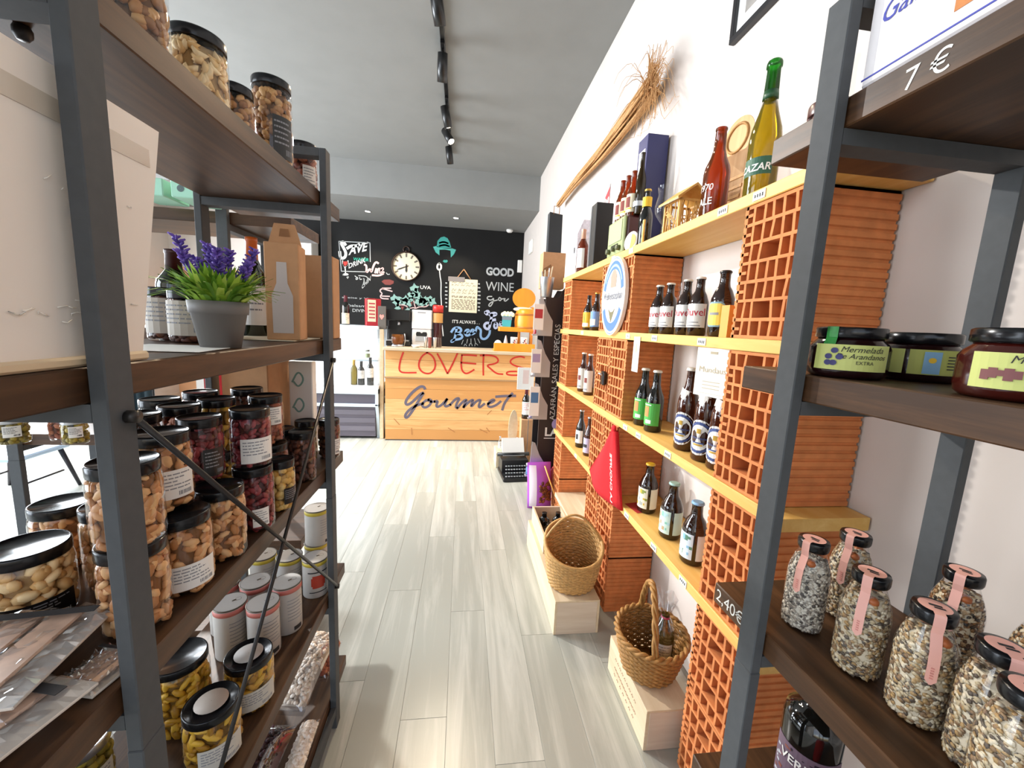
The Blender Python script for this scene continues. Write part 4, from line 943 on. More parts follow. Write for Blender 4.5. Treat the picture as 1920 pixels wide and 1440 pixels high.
t = thing('orange_coaster', 'round white coaster with an orange slice leaning by the radio', 'coaster', (.795, 1.93, z1), -PI / 2 + .3, tilt=(-.12, 0))
MB().lathe([(.0005, -.001), (.047, -.001), (.047, .001), (.0005, .001)], 28, cap0=False, cap1=False).build('card', WHITE, t, loc=(0, 0, .0475), rot=(PI / 2, 0, 0))
MB().prism([(0, .018)] + [(.034 * math.cos(a), .0475 + .034 * math.sin(a)) for a in [PI * (-.5 + k / 10) for k in range(11)]], 1, -.0025, -.0012).build('orange_print', mat('orange_print', '#e39a34', .6), t)
t = thing('wooden_stick', 'short pale wooden stick standing by the dark yellow-necked bottle', 'stick', (.80, 1.80, z1)); MB().cbox(-.004, .004, -.006, .006, 0, .115, .001).build('stick', PINE, t)
t = thing('black_gift_box', 'tall black bottle box with silver edge on the top board', 'box', (.855, 2.56, z1)); MB().cbox(-.055, .055, -.05, .05, 0, .395, .003).build('carton', mat('black_card', '#1c1a19', .5), t)
MB().box(-.058, -.0545, .03, .05, .01, .385).build('silver_edge', STEEL, t)
t = thing('red_pennant', 'red pennant with a white letter rising behind the black box', 'flag', (.93, 2.66, z1)); MB().tube([(0, 0, 0), (0, 0, .56)], .0025, 6).build('pole', STEEL, t)
m = MB(); m.prism([(0, .40), (.085, .38), (.085, .50), (0, .55)], 0, -.001, .001); m.text('M', .09, lambda a, b: (-.0018, .042 - a, .42 + b), 1, 0, .03); m.build('flag', [mat('pennant_red', '#c92a33', .6), WHITE], t)
t = thing('patterned_bag', 'white paper bag with grey-lilac pattern behind the rosé bottle', 'bag', (.86, 3.00, z1)); m = MB(); m.prism([(-.05, 0), (.06, 0), (.06, .40), (-.01, .40), (-.05, .30)], 1, -.055, .055); m.build('bag', mat('patterned_paper', '#dcd9e4', .6, 0, .22, 35), t)
MB().prism([(-.054, .17), (-.051, .17), (-.051, .21), (-.054, .21)], 1, -.01, .01).build('oval_hole', DPRINT, t)
wine('rosé bottle with a wide white label on the top board', (.815, 2.80, z1), .036, .295, liquid('rose_wine', '#b8623e', .6), mat('pink_foil', '#d9a58c', .35), AISLE, (WHITE, LGREY, .12, .56, 1.2))
wine('clear bottle standing close behind the rosé one', (.905, 2.78, z1), .034, .30, GLASS, None, AISLE, (WHITE, LGREY, .12, .3, .9))

# ---- things hung on the boards and blocks
t = thing('oval_beer_sign', 'oval white and blue enamel beer sign hanging on the middle block stack', 'sign', (.752, 1.975, 1.622), -PI / 2)
def oval(a, b, n=36, c=(0, 0)): return [(c[0] + a * math.cos(2 * PI * k / n), c[1] + b * math.sin(2 * PI * k / n)) for k in range(n)]
EN = mat('white_enamel', '#eceae6', .25); EB = mat('enamel_blue', '#5c7fc4', .3); EG = mat('enamel_grey', '#7d7f88', .4)
MB().prism(oval(.155, .195), 1, -.006, .012).build('plate', EN, t)
def arc(m, a, b, w, t0, t1, y, mi, n=18):
    vs = []
    for k in range(n + 1):
        th = t0 + (t1 - t0) * k / n
        for s in (1, 1 - w): vs.append((a * s * math.cos(th), y, b * s * math.sin(th)))
    m.add(vs, [(2 * k, 2 * k + 1, 2 * k + 3, 2 * k + 2) for k in range(n)], mi)
m = MB(); arc(m, .138, .175, .24, .22, PI - .22, -.0068, 0); arc(m, .138, .175, .24, PI + .42, 2 * PI - .42, -.0068, 0)
arc(m, .150, .189, .02, 0, 2 * PI, -.0066, 0, 36); arc(m, .125, .158, .08, .5, PI - .5, -.0072, 2); m.build('blue_bands', [EB, EN, mat('enamel_pale_blue', '#9db6e2', .3)], t)
m = MB(); m.fit('Weihenstephan', .25, .052, lambda a, b: (-.125 + a, -.0072, -.028 + b), 0, .1, .015); m.build('lettering', EG, t, kind='stuff')
m = MB(); m.prism([(-.035, .045), (.035, .045), (.04, .10), (.02, .125), (0, .135), (-.02, .125), (-.04, .10)], 1, -.0074, -.006)
m.build('crest', mat('crest_brown', '#9c8a7a', .5), t); m = MB(); m.prism([(0, -.13), (.045, -.06), (.01, -.08), (0, -.075), (-.01, -.08), (-.045, -.06)], 1, -.0074, -.006); m.build('eagle_emblem', mat('emblem_olive', '#6f6a4c', .5), t)
t = thing('felt_hat', 'red felt pointed cap hanging on the middle block stack, white lettering down its edge', 'hat', (.752, 1.80, 1.015))
FELT = mat('red_felt', '#c8161f', .9, 0, .06, 120, .1)
m = MB(); n = 14; rows = 12; vs = []
for j in range(rows + 1):
    s = j / rows; y0 = -.012 - .125 * s; y1 = .03 + .29 * s; z = -.045 - .315 * s
    for i in range(n + 1):
        u = i / n; bulge = .03 * math.sin(PI * u) * (.35 + s) + .004 * math.sin(u * 9 + s * 4)
        vs.append((-.004 - bulge, y0 + (y1 - y0) * u, z - .03 * s * (1 - u) + .045 * s * u * 0 - .012 * math.sin(PI * u) * s))
for j in range(rows + 1):
    s = j / rows; y0 = -.012 - .125 * s; y1 = .03 + .29 * s; z = -.045 - .315 * s
    for i in range(n + 1):
        u = i / n; vs.append((.010, y0 + (y1 - y0) * u, z - .03 * s * (1 - u) - .012 * math.sin(PI * u) * s))
K = (n + 1) * (rows + 1); fs = []
for j in range(rows):
    for i in range(n):
        a = j * (n + 1) + i; fs += [(a, a + 1, a + n + 2, a + n + 1), (K + a, K + a + n + 1, K + a + n + 2, K + a + 1)]
for i in range(n): a = rows * (n + 1) + i; fs += [(a, a + 1, K + a + 1, K + a)]
for j in range(rows):
    for c in (0, n): a = j * (n + 1) + c; fs.append((a, a + n + 1, K + a + n + 1, K + a))
m.add(vs, fs, 0, True); m.build('felt', FELT, t)
m = MB(); m.text('LA CHOUFFE', .038, lambda a, b: (-.034, -.035 - b * .9 - (-a + .10) * .25, -.255 + a), 0, 0, .01); m.build('lettering', CHALKW, t, kind='stuff')
MB().ell((-.006, .012, -.037), (.012, .02, .018), n=12, m=8).build('tip', FELT, t)
t = thing('bottle_opener', 'small dark metal bottle opener fixed to the middle block stack', 'opener', (.762, 2.035, 1.205)); MB().cbox(-.018, .004, -.02, .02, -.045, .03, .006).build('body', BLACK, t); MB().tube([(-.02, -.015, .01), (-.034, 0, .018), (-.02, .015, .01)], .005, 6).build('lip', STEEL, t)
def hang_card(label, y, z0, w, h, txt, name='hanging_coaster', rz=.0):
    t = thing(name, label, 'card', (.762, y, z0), -PI / 2 + rz); MB().cbox(-w / 2, w / 2, -.0015, 0, 0, h, .0006).build('card', mat('card_white', '#f1ece0', .6), t)
    m = MB()
    if txt:
        m.text(txt, .026, lambda a, b: (a, -.0024, h * .5 + b), 0)
        for k in range(3): m.box(-w * .25, w * .25, -.0024, -.0018, h * (.3 - .07 * k), h * (.315 - .07 * k))
        m.box(-w * .42, w * .42, -.0024, -.0018, h * .06, h * .066); m.box(-.012, .012, -.0024, -.0018, h * .88, h * .93)
    else:
        m.prism([(0, h * .85), (w * .18, h * .62), (.0, h * .52), (-w * .18, h * .62)], 1, -.0024, -.0018)
        for k in range(4): m.box(-w * .2, w * .2, -.0024, -.0018, h * (.44 - .07 * k), h * (.46 - .07 * k))
    m.build('print', mat('sand_print', '#bdae92', .6), t)
    MB().cbox(-.012, .012, -.006, .002, h - .012, h + .012, .001).build('clip', GLASS, t); return t
hang_card('square white coaster with serif lettering clipped to the second pine board', 1.125, 1.262, .118, .150, 'Mundaus', rz=.35)
hang_card('narrow white tag clipped to the second pine board beside the middle blocks', 1.675, 1.275, .062, .155, None, 'hanging_tag')

# ---- dried broom along the wall and the framed picture
t = thing('dried_broom', 'long dried esparto broom hung along the wall with a frayed head', 'broom', (.938, 3.2, 2.70))
q = random.Random(21); m = MB()
for i in range(42):
    a = q.uniform(0, 2 * PI); rr = math.sqrt(q.random()); pts = []
    for k in range(9):
        s = k / 8; R = (.020 + .032 * s) * rr; wob = .006 * math.sin(k * 1.7 + i)
        pts.append((R * math.cos(a) + wob, 1.02 - 2.05 * s, R * math.sin(a) + .012 * math.sin(s * 7) + wob))
    m.tube(pts, .0055, 5)
m.build('stalks', STRAW, t, kind='stuff')
m = MB()
for i in range(150):
    a = q.uniform(0, 2 * PI); sp = q.uniform(.1, 1.7); ln = q.uniform(.12, .46); bend = q.uniform(-.5, .9)
    d = Vector((-.25 * abs(math.cos(a)) * sp, -.8 + .55 * q.uniform(-.6, 1.2) * sp, .55 + .9 * math.sin(a) * sp)).normalized(); pts = []
    b0 = Vector((q.uniform(-.02, .02), -1.00 + q.uniform(-.03, .02), .01 + q.uniform(-.02, .02)))
    for k in range(9):
        s = k / 8; pts.append(b0 + d * ln * (s - .28 * s ** 3) + Vector((-.02, .22 * bend * math.cos(i * 2.4), -.26 * abs(bend) - .08)) * s ** 2.2 * ln / .3 + Vector((0, 0, .006 * math.sin(k * 2 + i))))
    pts = [Vector((min(p.x, .062), p.y, max(p.z, -.22))) for p in pts]
    m.tube(pts, [.0022, .0020, .0017, .0015, .0013, .0011, .0009, .0008, .0006], 4)
m.build('frayed_head', STRAW, t, kind='stuff')
t = thing('framed_picture', 'black-framed grey photograph high on the side wall', 'picture', (XW, 1.60, 2.56))
BF = mat('black_frame', '#1e1d20', .4)
for a, b, c, d in ((-.62, 0, 0, .022), (-.62, 0, .78, .802), (-.022, 0, .022, .78), (-.62, -.598, .022, .78)): MB().cbox(-.024, -.002, a, b, c, d, .002).build('frame_bar', BF, t)
MB().box(-.012, -.004, -.598, -.022, .022, .78).build('mount', WHITE, t)
MB().box(-.0135, -.012, -.555, -.065, .07, .735).build('print', mat('grey_photo', '#9b958f', .6, 0, .6, 5), t)

# ---- baskets and crates on the floor
def crate(label, x0, x1, y0, y1, h, lidded=True, txt=False, z0=0):
    t = thing('wine_crate', label, 'crate', ((x0 + x1) / 2, (y0 + y1) / 2, z0 + .0007)); w, d = (x1 - x0) / 2, (y1 - y0) / 2
    MB().cbox(-w, -w + .012, -d + .0005, d - .0005, 0, h, .001).build('side_board', CRATE, t); MB().cbox(w - .012, w, -d + .0005, d - .0005, 0, h, .001).build('side_board', CRATE, t)
    MB().cbox(-w + .012, w - .012, -d, -d + .014, 0, h, .001).build('end_board', CRATEX, t); MB().cbox(-w + .012, w - .012, d - .014, d, 0, h, .001).build('end_board', CRATEX, t)
    MB().box(-w + .012, w - .012, -d + .014, d - .014, 0, .008).build('bottom', CRATEX, t)
    if lidded: MB().cbox(-w + .0005, w - .0005, -d + .0005, d - .0005, h, h + .008, .001).build('lid', CRATE, t)
    if txt:
        m = MB(); q = random.Random(8); x = -w - .0006
        for row, (zz, k) in enumerate(((h * .68, 9), (h * .42, 13), (h * .22, 7))):
            for i in range(k):
                a = d * .62 - i * d * 1.2 / k
                ribbon(m, [(a, zz), (a - .006, zz + .011), (a - .011, zz - .002), (a - .014, zz + .006)], .0022, lambda p, r_: (x, p, r_))
        m.build('brand_print', mat('crate_print', '#9a6a52', .8), t, kind='stuff')
    return t
crate('near pale wooden wine crate on the floor with faint brand print on its side', .667, .838, 1.118, 1.462, .150, True, True)
crate('second pale wooden wine crate on the floor under the farther basket', .470, .690, 1.66, 2.46, .165)
ct = crate('open wooden box with dark bottles standing on the second crate behind the basket', .490, .685, 2.06, 2.44, .105, False, z0=.174)
for i, (x, y) in enumerate(((.542, 2.16), (.630, 2.16), (.542, 2.30), (.630, 2.30))):
    wine(('dark bottle in the open crate, front left', 'dark bottle in the open crate, front right', 'dark bottle in the open crate, back left', 'dark bottle in the open crate, back right')[i], (x, y, .1842), .034, .12, BLACKB, STEEL if i == 1 else BLACK, AISLE, None, 'bottles in the open crate', name='small_bottle')
def basket(label, loc, rz, rx, ry, hf, hb, base, nst, nrow, mt, handle, braid=False, tilt=None):
    t = thing('wicker_basket', label, 'basket', loc, rz, tilt=tilt)
    def pt(th, s, off=0):
        k = base + (1 - base) * s ** .8; hh = hf + (hb - hf) * (.5 + .5 * math.sin(th))
        return Vector(((rx * k + off) * math.cos(th), (ry * k + off) * math.sin(th), .006 + hh * s))
    m = MB(); N = nst * 4
    for j in range(nrow):
        s = (j + .5) / nrow
        m.tube([pt(2 * PI * i / N, s, .0035 * (math.cos(PI * i / 2 + (PI if j % 2 else 0)))) for i in range(N)], hb / nrow * .52, 5, closed=True)
    m.build('weave', mt, t, kind='stuff')
    for i in range(nst): MB().tube([pt(2 * PI * i / nst, s / 6) for s in range(7)], .0032, 5).build('stake', mt, t)
    m = MB(); N = 96
    for ph in (0, PI) if braid else (0,):
        m.tube([pt(2 * PI * i / N, 1, .006 * math.cos(i * .9 + ph) if braid else 0) + Vector((0, 0, .006 * math.sin(i * .9 + ph) if braid else 0)) for i in range(N)], .007 if braid else .009, 6, closed=True)
    m.build('rim', mt, t)
    m = MB(); m.lathe([(.001, .002), (1, .002), (1, .008), (.001, .008)], 32, cap0=False, cap1=False); m.v = [(x * rx * base, y * ry * base, z) for x, y, z in m.v]; m.build('bottom', mt, t)
    if handle:
        a0, a1, top, rad, strands = handle; m = MB(); p0, p1 = pt(a0, .95), pt(a1, .95); N = 40
        for ph in range(strands):
            pts = []
            for i in range(N + 1):
                s = i / N; c = p0.lerp(p1, s) + Vector((0, 0, math.sin(PI * s) ** .8 * top)); o = rad * .6 if strands > 1 else 0; b = i * .55 + 2 * PI * ph / strands
                side = (p1 - p0).normalized().cross(Vector((0, 0, 1))); pts.append(c + side * o * math.cos(b) + Vector((0, 0, 1)) * o * math.sin(b))
            m.tube(pts, rad if strands == 1 else rad * .62, 6)
        m.build('handle', mt, t)
    return t
basket('farther wicker basket with a thin hoop handle, empty, on the second crate', (.582, 1.795, .1747), 0, .145, .128, .150, .275, .74, 22, 20, WICKER, (PI * .93, PI * .02, .14, .0065, 1))
basket('nearer wicker basket with a thick twisted loop handle holding a wrapped bottle', (.752, 1.290, .1597), .3, .134, .125, .140, .165, .70, 20, 15, WICKERD, (PI * 1.30, PI * .38, .20, .011, 3), True)
LIQ = liquid('honey_liqueur', '#8a7a2c', .5)
t = thing('wrapped_bottle', 'liqueur bottle with white label wrapped in cellophane inside the nearer basket', 'bottle', (.797, 1.283, .196), -.55)
lathe_part('glass', ('liq',), [(.036, 0), (.040, .005), (.040, .11), (.034, .135), (.018, .16), (.014, .20)], LIQ, t, 28)
put('label', jar_label(.040, .028, .098, 1.0, WHITE, LGREY, 4, False), t)
MB().lathe([(.0165, .185), (.0165, .193)], 16).build('red_seal', mat('magenta_seal', '#b0365c', .4), t)
m = MB(); q = random.Random(2); n = 22; vs = []
for j, (r_, z_) in enumerate(((.041, .0), (.043, .10), (.036, .15), (.014, .195), (.030, .235), (.042, .265))):
    for i in range(n): a = 2 * PI * i / n; k = r_ * (1 + (.22 if j > 2 else .05) * q.uniform(-1, 1)); vs.append((k * math.cos(a), k * math.sin(a), z_ + q.uniform(-.004, .004) + (q.uniform(-.015, .02) if j == 5 else 0)))
m.add(vs, [(j * n + i, j * n + (i + 1) % n, (j + 1) * n + (i + 1) % n, (j + 1) * n + i) for j in range(5) for i in range(n)]); m.build('cellophane', PLASTIC, t)

# ================================================================ goods on the right rack
zt = ZR[0] + .0007
t = thing('biscuit_box', 'white biscuit box with blue script and a biscuit photo on the top board', 'box', (.540, .08, zt))
MB().cbox(0, .24, 0, .468, 0, .26, .004).build('carton', mat('biscuit_carton', '#e6e1e2', .5), t)
BLUE = mat('script_blue', '#3c44a8', .6)
m = MB(); m.box(-.0008, .0003, 0, .466, .010, .012); m.build('blue_line', BLUE, t)
m = MB(); m.fit('Gallega', .085, .034, lambda a, b: (-.0008, .448 - a, .062 + b), 0, .35, 0); m.build('lettering', BLUE, t, kind='stuff')
MB().box(-.0008, .0003, .06, .362, .026, .20).build('biscuit_photo', mat('biscuit_photo', '#b06a2c', .5, 0, .5, 18), t)
jar('dark red jar peeking out behind the right rack leg on the top board', (.60, .66, zt), 'bean', .030, .045, 0, lid=mat('dark_red_lid', '#4a1512', .3), name='jam_jar')
JAM = mat('dark_jam', '#1e0a0c', .15, spec=.7); JAMR = mat('strawberry_jam', '#3a100c', .15, spec=.7); LIME = mat('lime_label', '#c9d07a', .55); LIME2 = mat('lime_label_dark', '#a9ad55', .55); SEAL = mat('green_seal', '#2f8a3c', .35, 0, .4, 60)
zj = ZR[1] + .0007
def jam(label, loc, r, h, rz, kind):
    t = thing('jam_jar', label, 'jar', loc, rz, 'lime-labelled jam jars'); hl = .014; hb = h - hl
    lathe_part('jam', ('jam', kind, r, h), [(r * .86, 0), (r * .97, .005), (r, .014), (r, hb * .72), (r * .92, hb * .84), (r * .80, hb * .93), (r * .78, hb)], JAMR if kind == 'fresas' else JAM, t, 32)
    lathe_part('lid', ('jaml', r, h), [(r * .84, hb - .002), (r * .87, hb), (r * .87, h - .002), (r * .84, h), (.0005, h)], LIDB, t, 32)
    m = MB(); R = r + .0008
    if kind != 'back':
        m.patch(R, h * .16, h * .66, -.95, .95, 0, 14)
        if kind == 'fresas':
            wtext(m, 'Mermelada', R + .001, h * .575, .0115, 1, .3, 0, .12); wtext(m, 'FRESAS', R + .001, h * .43, .0115, 1, 0, 0, .25); wtext(m, 'EXTRA', R + .001, h * .32, .008, 1, 0, 0, .25)
            for k in range(5): m.patch(R + .0012, h * (.28 + .03 * (k % 3)), h * (.42 + .03 * (k % 2)), -.75 + k * .11, -.62 + k * .11, 2, 2)
        else:
            wtext(m, 'Mermelada', R + .001, h * .57, .0115, 1, .3, 0, .22); wtext(m, 'De Arandanos', R + .001, h * .44, .0105, 1, .3, 0, .22); wtext(m, 'EXTRA', R + .001, h * .32, .007, 1, 0, 0, .3)
            for k in range(5): 
                a = -.55 + .13 * (k % 3); zc = h * (.30 + .12 * (k // 2)); n = 10
                m.add([((R + .0014) * math.sin(a + .09 * math.cos(b)), -(R + .0014) * math.cos(a + .09 * math.cos(b)), zc + .0042 * math.sin(b)) for b in [2 * PI * i / n for i in range(n)]], [tuple(range(n))], 2)
    else:
        m.patch(R, h * .16, h * .66, -1.5, -.35, 0, 8).patch(R, h * .16, h * .66, -.25, 1.3, 3, 12).patch(R + .0008, h * .18, h * .62, .05, .40, 4, 4)
        for k in range(5): m.patch(R + .0008, h * (.28 + .06 * k), h * (.30 + .06 * k), .55, 1.15, 1, 6)
        n = 10; m.add([((R + .0014) * math.sin(.22 + .08 * math.cos(b)), -(R + .0014) * math.cos(.22 + .08 * math.cos(b)), h * .45 + .004 * math.sin(b)) for b in [2 * PI * i / n for i in range(n)]], [tuple(range(n))], 5)
    m.build('label', [LIME, DPRINT, mat('berry_print', '#3b3a6e', .6) if kind == 'mora' else mat('strawberry_print', '#7d4a4a', .6), LIME2, mat('badge_blue', '#7fa9c9', .6), YL2], t)
    s = MB(); a = -.62 if kind == 'mora' else -.05
    if kind != 'back':
        s.patch(r * .88 + .0008, hb * .98, h + .0004, a - .17, a + .17, 0, 4)
        vs = []
        for zz, q_ in ((hb * .98, .885), (hb * .80, .965), (h * .64, 1.02)):
            for u in (-.17, .17): vs.append((r * q_ * math.sin(a + u), -r * q_ * math.cos(a + u), zz))
        s.add(vs, [(0, 1, 3, 2), (2, 3, 5, 4)]); vs = []
        for q_ in (.88, .1):
            for u in (-.17, .17): vs.append((r * q_ * math.sin(a + u), -r * q_ * math.cos(a + u), h + .0006))
        s.add(vs, [(0, 1, 3, 2)]); s.build('green_seal', SEAL, t)
    return t
jam('blueberry jam jar with lime label beside the right rack leg', (.592, .548, zj), .050, .075, -.70, 'mora')
jam('jam jar turned to show the back of its lime label, middle of the jam board', (.702, .535, zj), .052, .072, -.85, 'back')
jam('strawberry jam jar with green seal at the picture edge', (.605, .358, zj), .051, .076, -.85, 'fresas')
# muesli bottles
zm = ZR[2] + .0007
def muesli(label, loc, rz, kind, r=.0318, h=.163):
    t = thing('muesli_bottle', label, 'bottle', loc, rz, 'muesli bottles with pink seals'); hb = h - .014
    pr = [(r * .88, 0), (r * .98, .005), (r, .016), (r, h * .60), (r * .93, h * .69), (r * .76, h * .79), (r * .63, h * .86), (r * .62, hb)]
    put('glass', cached(('mg', r, h), lambda: MB().lathe(pr, 32, cap1=False).mesh('glass', GLASS)), t)
    fr = [(a * .955, max(.004, z)) for a, z in pr[:6]]
    put('contents', cached(('mf', kind, r, h), lambda: fill_mesh(kind, fr, 1.5, 5)), t, rot=(0, 0, rnd.uniform(0, 6)))['kind'] = 'stuff'
    put('dried_fruit', cached(('md', r), lambda: (lambda m: [m.ell((r * .60 * math.cos(a), r * .60 * math.sin(a), h * .775), (.009, .008, .007), Matrix.Rotation(a, 3, 'Z'), 8, 5) for a in (1.5, 5.2)] and m)(MB()).mesh('dried_fruit', mat('orange_dried_fruit', '#a5592b', .5))), t)['kind'] = 'stuff'
    def lid(): return MB().lathe([(r * .68, hb - .003), (r * .72, hb), (r * .73, hb + .004), (r * .73, h - .003), (r * .69, h), (.0005, h)], 32, cap1=False).mesh('lid', LIDB)
    put('lid', cached(('ml', r, h), lid), t)
    def seal():
        m = MB(); n = 24; R = r * .53; z = h + .0006; m.add([(R * math.cos(2 * PI * i / n), R * math.sin(2 * PI * i / n), z) for i in range(n)], [tuple(range(n))], 0)
        w = .0058; path = [(R * .8, z + .0002), (r * .71, z), (r * .745, h - .003), (r * .745, hb - .002), (r * .69, h * .84), (r * .80, h * .785), (r * .96, h * .70), (r * 1.02, h * .60), (r * 1.02, h * .47)]
        vs = []
        for q_, zz in path: vs += [(-w, -q_, zz), (w, -q_, zz)]
        q_, zz = path[-1]; vs += [(-w * .2, -q_, zz - .006), (w * .2, -q_, zz - .006)]
        m.add(vs, [(2 * i, 2 * i + 1, 2 * i + 3, 2 * i + 2) for i in range(len(vs) // 2 - 1)], 0)
        for k in range(5): m.box(-w * .3, w * .25, -r * 1.02 - .0008, -r * 1.02 - .0003, h * (.485 + .022 * k), h * (.495 + .022 * k), 1)
        m.box(-.006, .007, -.001, .003, z + .0002, z + .0005, 2); m.box(-.002, .009, -.006, -.003, z + .0002, z + .0005, 2)
        return m.mesh('seal_sticker', [PINK, PINKP, DPRINT])
    put('seal_sticker', cached(('ms', r, h), seal), t, label='pink paper seal over the lid')
    return t
MR = -.85
muesli('pale grey muesli bottle with pink seal nearest the right rack leg', (.620, .577, zm), MR - .4, 'muesli_grey')
muesli('muesli bottle in the rear row, half hidden behind the pale grey one', (.722, .594, zm), MR - .35, 'muesli')
muesli('muesli bottle in the middle of the front row', (.628, .484, zm), MR - .2, 'muesli')
muesli('muesli bottle with dried apricot under its seal, next in the front row', (.636, .408, zm), MR + .15, 'muesli')
muesli('dark muesli bottle standing behind in the second row', (.785, .478, zm), MR - .3, 'muesli_dark')
muesli('big muesli bottle at the bottom right with a long pink seal strip', (.640, .340, zm), MR + .25, 'muesli')
muesli('muesli bottle cut off by the right picture edge', (.592, .289, zm), MR + .1, 'muesli')
muesli('second dark muesli bottle behind, at the right picture edge', (.790, .385, zm), MR - .3, 'muesli_dark')
# vermouth on the fourth board
zv = ZR[3] + .0007
t = thing('vermouth_bottle', 'black vermouth bottle with patterned label and pourer on the lowest visible board', 'bottle', (.735, .620, zv), -.85)
r, h = .052, .235
lathe_part('glass', ('verm',), [(r * .9, 0), (r, .006), (r, h * .66), (r * .93, h * .74), (r * .55, h * .80), (r * .30, h * .83), (r * .28, h * .90)], BLACKB, t, 32)
MB().lathe([(r * .31, h * .86), (r * .33, h * .92), (r * .24, h * .96)], 18).build('pourer_collar', mat('red_collar', '#a8443c', .4), t)
MB().lathe([(r * .24, h * .96), (r * .2, h * 1.02), (r * .08, h * 1.10), (r * .05, h * 1.22)], 14).build('pourer_spout', STEEL, t)
m = MB(); m.patch(r + .0008, h * .06, h * .48, -1.3, 1.3, 0, 16); q = random.Random(9)
for i in range(60):
    a = q.uniform(-1.2, 1.2); zz = h * q.uniform(.08, .44); m.patch(r + .0012 + i * 1e-5, zz, zz + h * q.uniform(.006, .02), a, a + q.uniform(.05, .2), 1 + i % 3, 2)
wtext(m, 'VERMUT', r + .0026, h * .36, .026, 4, 0, .01); m.build('label', [mat('vermouth_label', '#6d5a6a', .6), mat('label_rust', '#8a5248', .6), mat('label_ice', '#c3ccd6', .6), mat('label_ink', '#2b2030', .6), WHITE], t)
t = thing('red_tin', 'red tin just showing under the muesli board at the bottom edge', 'tin', (.66, .44, zv)); MB().lathe([(.04, 0), (.042, .004), (.042, .11), (.03, .13), (.03, .14)], 24).build('body', mat('tin_red', '#b3262b', .35), t)

# ================================================================ black spice stand and what stands round it
STK = mat('stand_black_board', '#241b1c', .5); TRAY = mat('tray_grey', '#a9acb0', .4, .4)
t = thing('spice_stand', 'tall black spice stand with white vertical lettering and grey trays beside the far blocks', 'stand', (.60, 3.17, 0))
MB().prism([(.05, 0), (.40, 0), (.40, 1.77), (.20, 1.77), (.18, 1.745), (.165, 1.70), (.15, 1.69), (.05, 1.69)], 1, 0, .018).build('side_panel', STK, t)
MB().box(.36, .40, .018, .26, 0, 1.74).build('back_panel', STK, t); MB().prism([(.05, 0), (.40, 0), (.40, 1.77), (.20, 1.77), (.165, 1.70), (.05, 1.69)], 1, .262, .28).build('side_panel', STK, t)
m = MB(); m.text('AZAFRÁN, SALES Y ESPECIAS', .062, lambda a, b: (.185 - b - .004, -.0015, 1.085 + a), 0); m.build('lettering', CHALKW, t, kind='stuff')
m = MB(); m.text('LA', .10, lambda a, b: (.165 + a, -.0015, .555 + b), 0, 0, .03); m.box(.10, .23, -.0015, -.0005, .53, .537)
m.build('brand_lettering', CHALKW, t, kind='stuff')
MB().lathe([(.0005, 0), (.05, 0)], 20, cap0=False, cap1=False).build('round_emblem', mat('lilac_emblem', '#b9a3d6', .5), t, loc=(.21, -.0018, .655), rot=(PI / 2, 0, 0))
for zb in (1.385, 1.055, .705, .215):
    m = MB(); m.prism([(-.005, zb + .30), (.02, zb + .29), (.06, zb + .19), (.105, zb + .12), (.105, zb), (-.02, zb), (-.02, zb + .06)], 1, -.050, -.042); o = m.build('tray', TRAY, t)
    MB().box(-.05, .049, -.045, -.001, zb, zb + .008).build('tray_floor', TRAY, t)
q = random.Random(14)
SPICE = [mat('spice_label_red', '#b5333c', .5), mat('spice_white', '#e6e3e6', .5), mat('spice_lilac', '#a99ac0', .5), mat('spice_blue', '#4a78a8', .5)]
LBS = ('on the top tray', 'on the second tray', 'on the third tray', 'on the bottom tray')
i = 0
for zb in (1.385, 1.055, .705, .215):
    for yy in (3.148,):
        s = thing('spice_jar', 'small spice jar with pale label standing ' + LBS[i], 'jar', (.575, yy, zb + .0087), group='spice jars on the stand trays'); c = SPICE[(i * 3) % 4]
        lathe_part('jar', ('spj',), [(.017, 0), (.018, .003), (.018, .07), (.015, .078)], GLASS, s, 16); lathe_part('spice', ('spc', i % 4), [(.016, .003), (.0165, .005), (.0165, .066)], SPICE[i % 4], s, 16)
        lathe_part('lid', ('spl',), [(.017, .077), (.017, .098), (.015, .10)], STEEL, s, 16); i += 1
for (a, zz, hh, c, lb) in ((-.055, 1.43, .20, 'spice_label_red', 'white hanging card with pink print at the top of the spice stand'), (-.055, 1.09, .19, 'spice_lilac', 'white hanging card with lilac print on the middle of the spice stand'), (-.052, .74, .24, 'spice_blue', 'white and blue hanging card on the lower spice stand')):
    s = thing('hanging_card', lb, 'card', (.60 + a + .045, 3.095, zz)); MB().cbox(-.045, .035, -.002, .002, 0, hh, .001).build('card', WHITE, s); MB().box(-.035, .025, -.0032, -.002, hh * .45, hh * .8).build('print', MATS[c], s)
t = thing('crisps_bag', 'purple and white snack bag with a picture of fried crisps leaning on the stand foot', 'bag', (.655, 3.03, 0.0007), .1)
m = MB(); nu, nv = 12, 14
def bagpt(u, v, s):
    d = .05 * math.sin(PI * u) ** .6 * math.sin(PI * min(1, max(0, v))) ** .4; return ((u - .5) * .20, s * d - .03 + .07 * v, v * .36)
for s in (-1, 1):
    m.add([bagpt(u / nu, v / nv, s) for v in range(nv + 1) for u in range(nu + 1)], [((v * (nu + 1) + u), (v * (nu + 1) + u + 1), ((v + 1) * (nu + 1) + u + 1), ((v + 1) * (nu + 1) + u))[::s] for v in range(nv) for u in range(nu)], 0, True)
m.build('bag', mat('purple_foil', '#b45bd0', .3), t)
